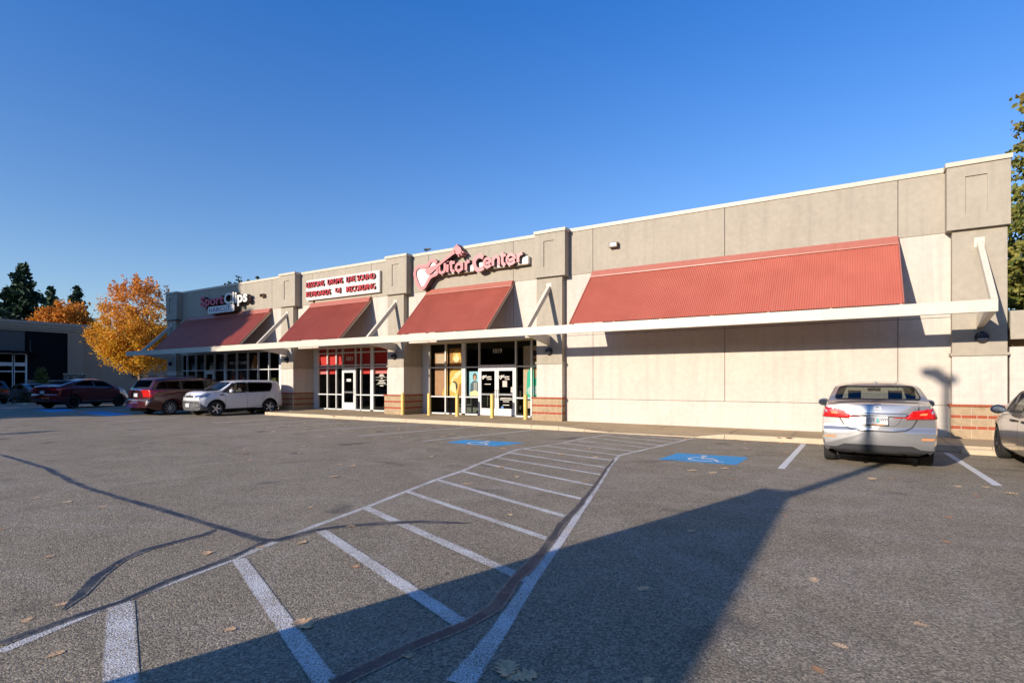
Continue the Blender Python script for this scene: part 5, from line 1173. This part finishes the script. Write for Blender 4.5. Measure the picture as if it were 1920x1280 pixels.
M['shrub'] = leaf_mat('shrub_leaves', [(0, (.05, .07, .02)), (.5, (.12, .14, .03)), (1, (.20, .19, .05))], trans=.2)
M['lowshrub'] = leaf_mat('low_shrub_leaves', [(0, (.035, .035, .02)), (.5, (.06, .05, .03)), (1, (.09, .07, .03))], trans=.1)
M['bark'] = plain('bark', (.22, .17, .12), .95, var=.35, scale=20, bump=.6, bscale=30)
M['darkbark'] = plain('dark_bark', (.06, .045, .035), .95, var=.3)
def leafq(m, p, size, rnd, flat=None, elong=1.):
    n = Vector((rnd.gauss(0, 1), rnd.gauss(0, 1), rnd.gauss(0, 1))).normalized() if flat is None else flat
    u = n.cross(Vector((rnd.gauss(0, 1), rnd.gauss(0, 1), rnd.gauss(0, 1)))).normalized(); v = n.cross(u)
    a = size * rnd.uniform(.7, 1.25); b = a * rnd.uniform(.6, .9) / elong
    k = len(m.v)
    for x, y in ((-1, -.15), (-.2, -1), (.75, -.55), (1, .25), (.1, 1), (-.7, .6)):
        q = p + u * x * a * .5 + v * y * b * .5 + n * (x * x * a * .12); m.v.append((q.x, q.y, q.z))
    m.f.append(tuple(range(k, k + 6))); m.m.append(0)
def maple_tree():
    rnd = random.Random(7); o = Vector((-44.2, 19.6, 0))
    t = thing('maple_tree', 'round crowned tree with orange and yellow autumn leaves at the left end of the shops', 'tree', tuple(o))
    m = MB(); tips = []
    m.tube([o + Vector((0, 0, -.1)), o + Vector((.02, 0, .8)), o + Vector((-.03, .02, 2.0)), o + Vector((-.08, .0, 2.7))], [.17, .145, .13, .12], 10)
    def branch(p, d, l, r, dep):
        pts = [p]; q = p.copy(); dd = d.copy()
        for i in range(3):
            dd = (dd + Vector((rnd.uniform(-.25, .25), rnd.uniform(-.25, .25), rnd.uniform(-.05, .2)))).normalized(); q = q + dd * l / 3; pts.append(q.copy())
        m.tube(pts, [r, r * .8, r * .6, r * .4], 6, cap=False)
        if dep == 0: tips.append(pts[-1]); tips.append(pts[-2]); return
        for k in range(rnd.choice((3, 4))):
            b = pts[rnd.choice((1, 2, 3))]; nd = (dd + Vector((rnd.gauss(0, .6), rnd.gauss(0, .6), rnd.gauss(.15, .4)))).normalized()
            branch(b, nd, l * rnd.uniform(.6, .8), r * .5, dep - 1)
        branch(pts[-1], dd, l * .7, r * .45, dep - 1)
    for k in range(9):
        a = k * 2.4; el = .25 + .14 * k; el = min(el, 1.35)
        branch(o + Vector((-.05, 0, 1.9 + .12 * k)), Vector((math.cos(a) * math.cos(el), math.sin(a) * math.cos(el), math.sin(el))), 1.9, .07, 2)
    m.build('trunk', M['bark'], t, smooth=True)
    m = MB(); ctr = o + Vector((.0, 0, 5.2))
    def inside(p, f=1.):
        q = p - ctr; rz = 3.6 if q.z > 0 else 3.3; w_ = 3.05 if q.z < .3 else 2.75
        return (q.x / w_) ** 2 + (q.y / w_) ** 2 + (q.z / rz) ** 2 < f
    cl = []
    for p in tips:
        if inside(p, 1.15): cl.append((p, .38))
    while len(cl) < 740:
        p = ctr + Vector((rnd.uniform(-3.2, 3.2), rnd.uniform(-3.2, 3.2), rnd.uniform(-3.2, 3.7)))
        q = p - ctr; e = (q.x / 3.0) ** 2 + (q.y / 3.0) ** 2 + (q.z / 3.5) ** 2
        if inside(p) and (e > .35 or rnd.random() < .35): cl.append((p, rnd.uniform(.22, .42)))
    for k in range(26):   # feathery leaders along the top
        a = rnd.uniform(0, 6.28); rr = rnd.uniform(.2, 2.3); b = ctr + Vector((math.cos(a) * rr, math.sin(a) * rr, 3.1 * math.sqrt(max(.05, 1 - (rr / 2.9) ** 2))))
        h = rnd.uniform(.5, 1.35)
        for i in range(5): cl.append((b + Vector((rnd.uniform(-.1, .1), rnd.uniform(-.1, .1), h * i / 5)), .22 - .025 * i))
    for p, r in cl:
        for i in range(int(36 * (r / .35) ** 1.4) + 4):
            leafq(m, p + Vector((rnd.gauss(0, r * .5), rnd.gauss(0, r * .5), rnd.gauss(0, r * .42))), .125, rnd)
    m.build('crown', M['maple'], t, fix=False)
maple_tree()
def round_tree(name, label, loc, rx, h, z0, mat, n=500, seed=1, lf=.5, per=22, cl_r=.7, trunk=.3, group=None):
    rnd = random.Random(seed); o = Vector((loc[0], loc[1], 0)); t = thing(name, label, 'tree', tuple(o), 0, group)
    m = MB(); m.tube([o, o + Vector((.1, 0, h * .35)), o + Vector((0, .1, h * .7))], [trunk, trunk * .7, trunk * .3], 8)
    for k in range(7):
        a = k * 2.4; b = o + Vector((0, 0, h * (.25 + .06 * k))); m.tube([b, b + Vector((math.cos(a) * rx * .4, math.sin(a) * rx * .4, h * .15)), b + Vector((math.cos(a) * rx * .75, math.sin(a) * rx * .75, h * .24))], [trunk * .4, trunk * .25, trunk * .1], 6)
    m.build('trunk', M['darkbark'], t, smooth=True)
    m = MB(); cz = (h + z0) / 2; rz = (h - z0) / 2
    for k in range(n):
        while 1:
            q = Vector((rnd.uniform(-1, 1), rnd.uniform(-1, 1), rnd.uniform(-1, 1)))
            if q.length < 1 and (q.length > .55 or rnd.random() < .3): break
        lump = 1 + .16 * math.sin(q.x * 5 + seed) * math.cos(q.z * 6 + q.y * 4)
        p = o + Vector((q.x * rx * lump, q.y * rx * lump, cz + q.z * rz * lump)); r = cl_r * rnd.uniform(.5, 1.2)
        for i in range(per): leafq(m, p + Vector((rnd.gauss(0, r * .5), rnd.gauss(0, r * .5), rnd.gauss(0, r * .35))), lf, rnd)
    m.build('crown', mat, t, fix=False); return t
def conifer(name, label, loc, h, rb, mat, seed=1, whorls=34, lf=.5, z0=.1, group=None, dens=1., droop=.25, power=.85):
    rnd = random.Random(seed); o = Vector((loc[0], loc[1], 0)); t = thing(name, label, 'tree', tuple(o), 0, group)
    m = MB(); m.tube([o, o + Vector((0, 0, h * .5)), o + Vector((0, 0, h * .98))], [h * .018, h * .011, .02], 8)
    lf_ = MB()
    for w_ in range(whorls):
        f = w_ / whorls; z = h * (z0 + (1 - z0) * f); R_ = rb * (1 - f) ** power * rnd.uniform(.78, 1.12) + .12
        nb = max(4, int(9 * (1 - f) + 4))
        for k in range(nb):
            a = rnd.uniform(0, 6.28); l = R_ * rnd.uniform(.65, 1.15); tip = o + Vector((math.cos(a) * l, math.sin(a) * l, z - l * droop + rnd.uniform(-.1, .2)))
            base = o + Vector((0, 0, z))
            if w_ % 3 == 0: m.tube([base, tip], [.03, .01], 4, cap=False)
            n = max(3, int(l / lf * 4.2 * dens))
            for i in range(n):
                u = (i + rnd.random()) / n; u = u ** .7; p = base.lerp(tip, u); sp = l * .16 * (1.15 - u) + lf * .25
                leafq(lf_, p + Vector((rnd.gauss(0, sp), rnd.gauss(0, sp), rnd.gauss(-.02, sp * .5))), lf, rnd, elong=1.3)
    m.build('trunk', M['darkbark'], t, smooth=True); lf_.build('crown', mat, t, fix=False); return t
round_tree('orange_tree', 'wide orange autumn tree showing above the roof of the dark left building', (-91.4, 31.5), 4.3, 12.3, 3, M['orange_far'], 480, 3, .30, 40, .8)
GC_ = 'tall dark conifers beyond the left building'
conifer('conifer', 'tallest dark conifer with a broad ragged crown above the left building', (-116, 33.9), 21.2, 7.0, M['conifer'], 11, 50, .8, .1, GC_, 2.3)
conifer('conifer', 'tall dark conifer cut by the left edge of the view', (-119, 27.4), 21.0, 7.2, M['conifer'], 12, 48, .8, .1, GC_, 2.3)
conifer('conifer', 'smaller pointed conifer behind the orange tree, left of the other pointed one', (-136.8, 44.5), 20.8, 6.0, M['conifer'], 13, 44, .75, .1, GC_, 2.3)
conifer('conifer', 'pointed greener conifer standing just right of the orange tree top', (-120.4, 42.9), 19.2, 5.0, M['conifer'], 14, 44, .7, .1, GC_, 2.3)
conifer('conifer', 'low wide dark conifer filling the gap under the tallest one', (-112, 29.5), 14.5, 5.6, M['conifer'], 15, 30, .6, .1, GC_)
for k, (x, y, h) in enumerate(((-67.6, 40.3, 14.6), (-66.6, 40.9, 15.3), (-65.6, 41.6, 14.8), (-64.6, 42.3, 15.2))):
    conifer('conifer', ['short conifer tip showing above the parapet over the barber sign, leftmost of four', 'tallest conifer tip above the parapet behind the barber sign', 'low conifer tip above the parapet, third of the four from the left', 'rightmost conifer tip above the parapet behind the barber sign'][k], (x, y), h, 2.2, M['conifer'], 20 + k, 30, .32, .25, 'conifer tips above the shop roof')
conifer('cedar_tree', 'tall green and rust tipped cedar rising behind the right end of the shops', (7.0, 28.5), 14.4, 3.9, M['cedar'], 31, 74, .23, .08, None, 1.2, .12, .55)
conifer('cedar_tree', 'lower green cedar at the right edge behind the annex roof', (9.6, 27.4), 11.5, 2.8, M['cedar'], 32, 54, .23, .08, None, 1.2, .12, .55)
def shrub(name, label, loc, r, h, mat, seed, n=90, lf=.12, group=None):
    rnd = random.Random(seed); o = Vector((loc[0], loc[1], 0)); t = thing(name, label, 'shrub', tuple(o), 0, group)
    m = MB(); m.tube([o, o + Vector((0, 0, h * .6))], [.03, .015], 5); m.build('stem', M['darkbark'], t)
    m = MB()
    for k in range(n):
        a = rnd.uniform(0, 6.28); u = rnd.random(); rr = r * math.sqrt(rnd.random()) * math.sin(math.pi * min(.97, .25 + .75 * u)) ** .6
        p = o + Vector((math.cos(a) * rr, math.sin(a) * rr, h * (.08 + .9 * u)))
        for i in range(12): leafq(m, p + Vector((rnd.gauss(0, .1), rnd.gauss(0, .1), rnd.gauss(0, .1))), lf, rnd)
    m.build('foliage', mat, t, fix=False)
shrub('columnar_shrub', 'upright yellow green shrub against the black panel of the left building', (-59.6, 18.7), .55, 2.7, M['shrub'], 3, 150)
shrub('low_shrub', 'low brown shrub left of the pair in front of the dark blue sedan', (-47.9, 14.3), .75, .72, M['lowshrub'], 4, 90)
shrub('low_shrub', 'low brown shrub right of the pair near the rear of the sloping crossover', (-46.7, 14.7), .75, .75, M['lowshrub'], 5, 90)
s = MB(); s.box(-49.2, -45.6, 13.6, 15.8, 0, .12); tag(s.build('island_kerb', M['kerb']), kind='structure')
# ------------------------------------------------------------------ what throws the shadows and blocks sky light: all out of view
T1 = dict(mat=M['conifer'])
round_tree('shade_tree', 'tallest broad tree standing in the lot behind the photographer', (-42.7, -12), 6.3, 21, .4, M['conifer'], 1150, 41, 1.0, 15, 1.0, group='trees shading the left of the lot')
round_tree('shade_tree', 'broad tree behind the photographer nearest the big conifer', (-54.2, -13), 5.4, 11.4, .6, M['conifer'], 330, 42, .8, 16, 1.0, group='trees shading the left of the lot')
round_tree('shade_tree', 'broad tree behind the photographer in the middle of the shading row', (-64, -14), 5.2, 13.5, .6, M['conifer'], 330, 43, .8, 16, 1.0, group='trees shading the left of the lot')
round_tree('shade_tree', 'broad tree behind the photographer at the far end of the shading row', (-75, -14), 6.5, 15.5, .6, M['conifer'], 330, 44, .9, 16, 1.2, group='trees shading the left of the lot')
round_tree('shade_tree', 'wide tree across the lot behind the photographer', (-24, -75), 10, 19, 2, M['conifer'], 350, 45, 1.3, 14, 1.6, group='trees across the lot behind the photographer')
round_tree('shade_tree', 'second wide tree across the lot behind the photographer', (-2, -82), 11, 16, 2, M['conifer'], 350, 46, 1.3, 14, 1.6, group='trees across the lot behind the photographer')
for k, (x, y, r_, h_) in enumerate(((22, -28, 8, 19), (34, -12, 8, 18), (38, 6, 7, 16), (14, -48, 9, 20), (-50, -38, 9, 17), (-95, -4, 9, 17))):  # added out of view to hold back part of the sky light
    round_tree('shade_tree', ['added unseen tall tree right of the lot behind the photographer', 'added unseen tall tree at the right border of the lot', 'added unseen tree at the right border of the lot nearest the shops', 'added unseen tall tree far behind the photographer to the right', 'added unseen tree far behind the photographer to the left', 'added unseen wide tree at the far left border of the lot'][k], (x, y), r_, h_, 1.0, M['conifer'], 330, 60 + k, 1.3, 14, 1.5, group='unseen trees added around the lot to dim sky light')
for k in range(11):  # unseen belt put in to cut sky light on the shaded facade
    x = -118 + 17 * k; rr_ = random.Random(k)
    round_tree('shade_tree', 'added unseen tall tree of the far belt behind the photographer', (x + rr_.uniform(-2, 2), -88 + rr_.uniform(-4, 3)), 10.5, 25 + rr_.uniform(-2, 1), 0.5, M['conifer'], 300, 90 + k, 2.3, 12, 2.2, group='unseen tree belt added to block sky light')
WS = thing('screen_wall', 'tall tan block added unseen behind the photographer to cast the big shadow', 'wall', (-3.8, -5, 0))  # invented block out of view, sized to cast the big foreground shadow
s = MB(); s.box(-4.02, -3.66, -9.5, -1.24, 0, 3.32); s.build('wall', M['taupe'], WS)
s = MB(); s.box(-4.05, -3.64, -9.53, -1.22, 3.32, 3.4); s.build('coping', M['coping'], WS)
def lamp(loc, label):
    t = thing('lamp_post', label, 'lamp post', loc, 0, 'parking lot lamp posts')
    s = MB(); s.lathe([(.28, 0), (.28, .6), (.26, .62), (0, .62)], 20); s.build('concrete_base', M['kerb'], t, local=True)
    s = MB(); s.tube([(0, 0, .6), (0, 0, 9.2)], [.105, .085], 12); s.build('pole', M['bronze'], t, local=True)
    for sg in (-1, 1):
        s = MB(); s.box(.08 if sg > 0 else -.50, .22 if sg > 0 else -.1, -.13, .13, 9.05 + (.12 if sg < 0 else -.14), 9.22 + (.12 if sg < 0 else -.14)); s.build('lamp_head', M['bronze'], t, local=True)
    s = MB(); s.beam((-.3, 0, 9.2), (.05, 0, 8.9), .12, .16); s.build('bracket', M['bronze'], t, local=True)
    return t
l1 = lamp((-4.38, -4.0, 0), 'bronze two headed lamp post beside the added shadow block behind the photographer')
l2 = copy_tree(l1); l2.location = (-29.0, -20.3, 0); l2['label'] = 'bronze two headed lamp post far left behind the photographer'
# ------------------------------------------------------------------ fallen leaves
def oak_leaf(seed):
    rnd = random.Random(seed); m = MB(); pts = []
    n = 5; L_ = 1.
    prof = []
    for i in range(n):
        t = (i + .5) / n; w_ = .42 * math.sin(math.pi * (t * .85 + .1)) * rnd.uniform(.8, 1.2)
        prof += [(t - .09, w_ * .45), (t - .03, w_), (t + .04, w_ * .95)]
    prof = [(0, .02)] + prof + [(1.0, .0)]
    up = [(x - .5, w_) for x, w_ in prof]; dn = [(x - .5, -w_ * rnd.uniform(.85, 1.1)) for x, w_ in prof[:-1]][::-1]
    c1 = rnd.uniform(.15, .55); c2 = rnd.uniform(-.3, .5); c3 = rnd.uniform(-.25, .25)
    def Z(x, y): return .03 + c1 * y * y * 1.3 + c2 * x * x * .5 + c3 * x * y + .03 * math.sin(x * 14) * abs(y)
    mid = [(x, 0) for x, _ in up]
    k = len(up)
    m.v = [(x, y, Z(x, y)) for x, y in up] + [(x, 0, Z(x, 0)) for x, _ in up] + [(x, -abs(y) * 1., Z(x, -abs(y))) for x, y in up]
    mz = min(v[2] for v in m.v); m.v = [(a, b, c_ - mz + .012) for a, b, c_ in m.v]
    for i in range(k - 1):
        m.f.append((i, k + i, k + i + 1, i + 1)); m.f.append((k + i, 2 * k + i, 2 * k + i + 1, k + i + 1))
    m.m = [0] * len(m.f)
    q = len(m.v); m.v += [(-.5, .012, Z(-.5, 0) - mz + .012), (-.5, -.012, Z(-.5, 0) - mz + .012), (-.78, -.01, Z(-.5, 0) - mz + .03), (-.78, .01, Z(-.5, 0) - mz + .03)]
    m.f.append((q, q + 1, q + 2, q + 3)); m.m.append(0)
    return m
lm = [plain('dry_leaf_' + k, c_, .7, var=.3, scale=5) for k, c_ in (('tan', (.70, .44, .23)), ('brown', (.52, .27, .12)), ('pale', (.80, .54, .30)))]
protos = []
for sd in range(5):
    b = oak_leaf(sd)
    for mt in lm:
        me_o = b.build('fallen_leaf', mt, None, fix=False, smooth=True); protos.append(me_o)
big = {(-9.218, 2.839): 0}
rnd = random.Random(5)
KX = random.Random(77)
for _ in range(75):
    x = KX.uniform(-22, 2.3); y = 15.45 - abs(KX.gauss(0, .55)) if KX.random() < .7 else KX.uniform(11.5, 15.3)
    if (x > -.8 and y < 15.2) or (x > -9 and y < 14.6): y = 15.45 - abs(KX.gauss(0, .12))
    LEAVES.append((round(x, 3), round(y, 3)))
LBL = {(-4.676, 1.573): 'curled tan leaf at the end of the dark crack branch on the left', (-4.555, 1.353): 'tan leaf lower left beside the crossing edge line', (-3.844, 1.269): 'small rust leaf below the crossing line near the bottom left corner', (-3.303, 1.968): 'narrow pointed leaf between the two nearest left stripes', (-2.964, 2.258): 'large lobed tan leaf lying on a white stripe in the foreground',
       (-4.698, 3.108): 'pale leaf lying on the sealed crack junction', (-4.49, 3.401): 'rust leaf just right of the sealed crack junction', (-4.936, 2.732): 'leaf lying on the branching crack at left', (-3.526, 3.192): 'small leaf in the bay between the second and third near stripes',
       (-1.478, 2.468): 'large lobed leaf at the bottom edge right of the white line', (-1.575, 2.482): 'small curled leaf touching the large leaf at the bottom edge', (-.897, 2.772): 'reddish leaf at the bottom edge inside the big shadow', (-1.324, 4.01): 'dull leaf lying in the middle of the big shadow', (-2.139, 2.322): 'dark rust leaf in the shade between near stripes', (.381, 4.344): 'orange leaf alone on open asphalt at the lower right', (-4.552, 4.053): 'leaf on the dark line beside the second stripe'}
first = [True] * len(protos)
for i, (x, y) in enumerate(LEAVES):
    lb = LBL.get((x, y)); k = rnd.randrange(len(protos)); k = k - k % 3 if lb else k
    if first[k]: o = protos[k]; first[k] = False
    else: o = protos[k].copy(); C.objects.link(o)
    near = y < 6
    sz = rnd.uniform(.07, .12) if near else rnd.uniform(.08, .16)
    if lb and ('large' in lb): sz = .17
    if not near and y > 9: sz *= 1.15
    zz = .0 if y < 15.4 else .13
    o.location = (x, y, zz); o.scale = (sz, sz, sz); o.rotation_euler = (0, 0, rnd.uniform(0, 6.28))
    if lb: tag(o, lb, 'leaf', 'fallen leaves on the asphalt')
    else:
        area = ('on the open asphalt at the far right' if x > -.9 else 'beside the right hand blue wheelchair symbol' if x > -3.4 and y > 8.5 else 'lying between the stripes of the hatched crossing' if x > -6.2 and y > 5 else
                'beside the left hand blue wheelchair symbol' if x > -9.9 and y > 9 else 'on the open asphalt left of the hatched crossing' if y < 9 else 'among the faded stall lines near the kerb' if x > -16 else 'among the stall lines in front of the white crossover')
        col = o.data.materials[0].name.split('_')[-1]
        tag(o, 'small dry %s leaf %s' % (col, area), 'leaf', 'fallen %s leaves %s' % (col, area))
for k, f in enumerate(first):
    if f: bpy.data.objects.remove(protos[k])
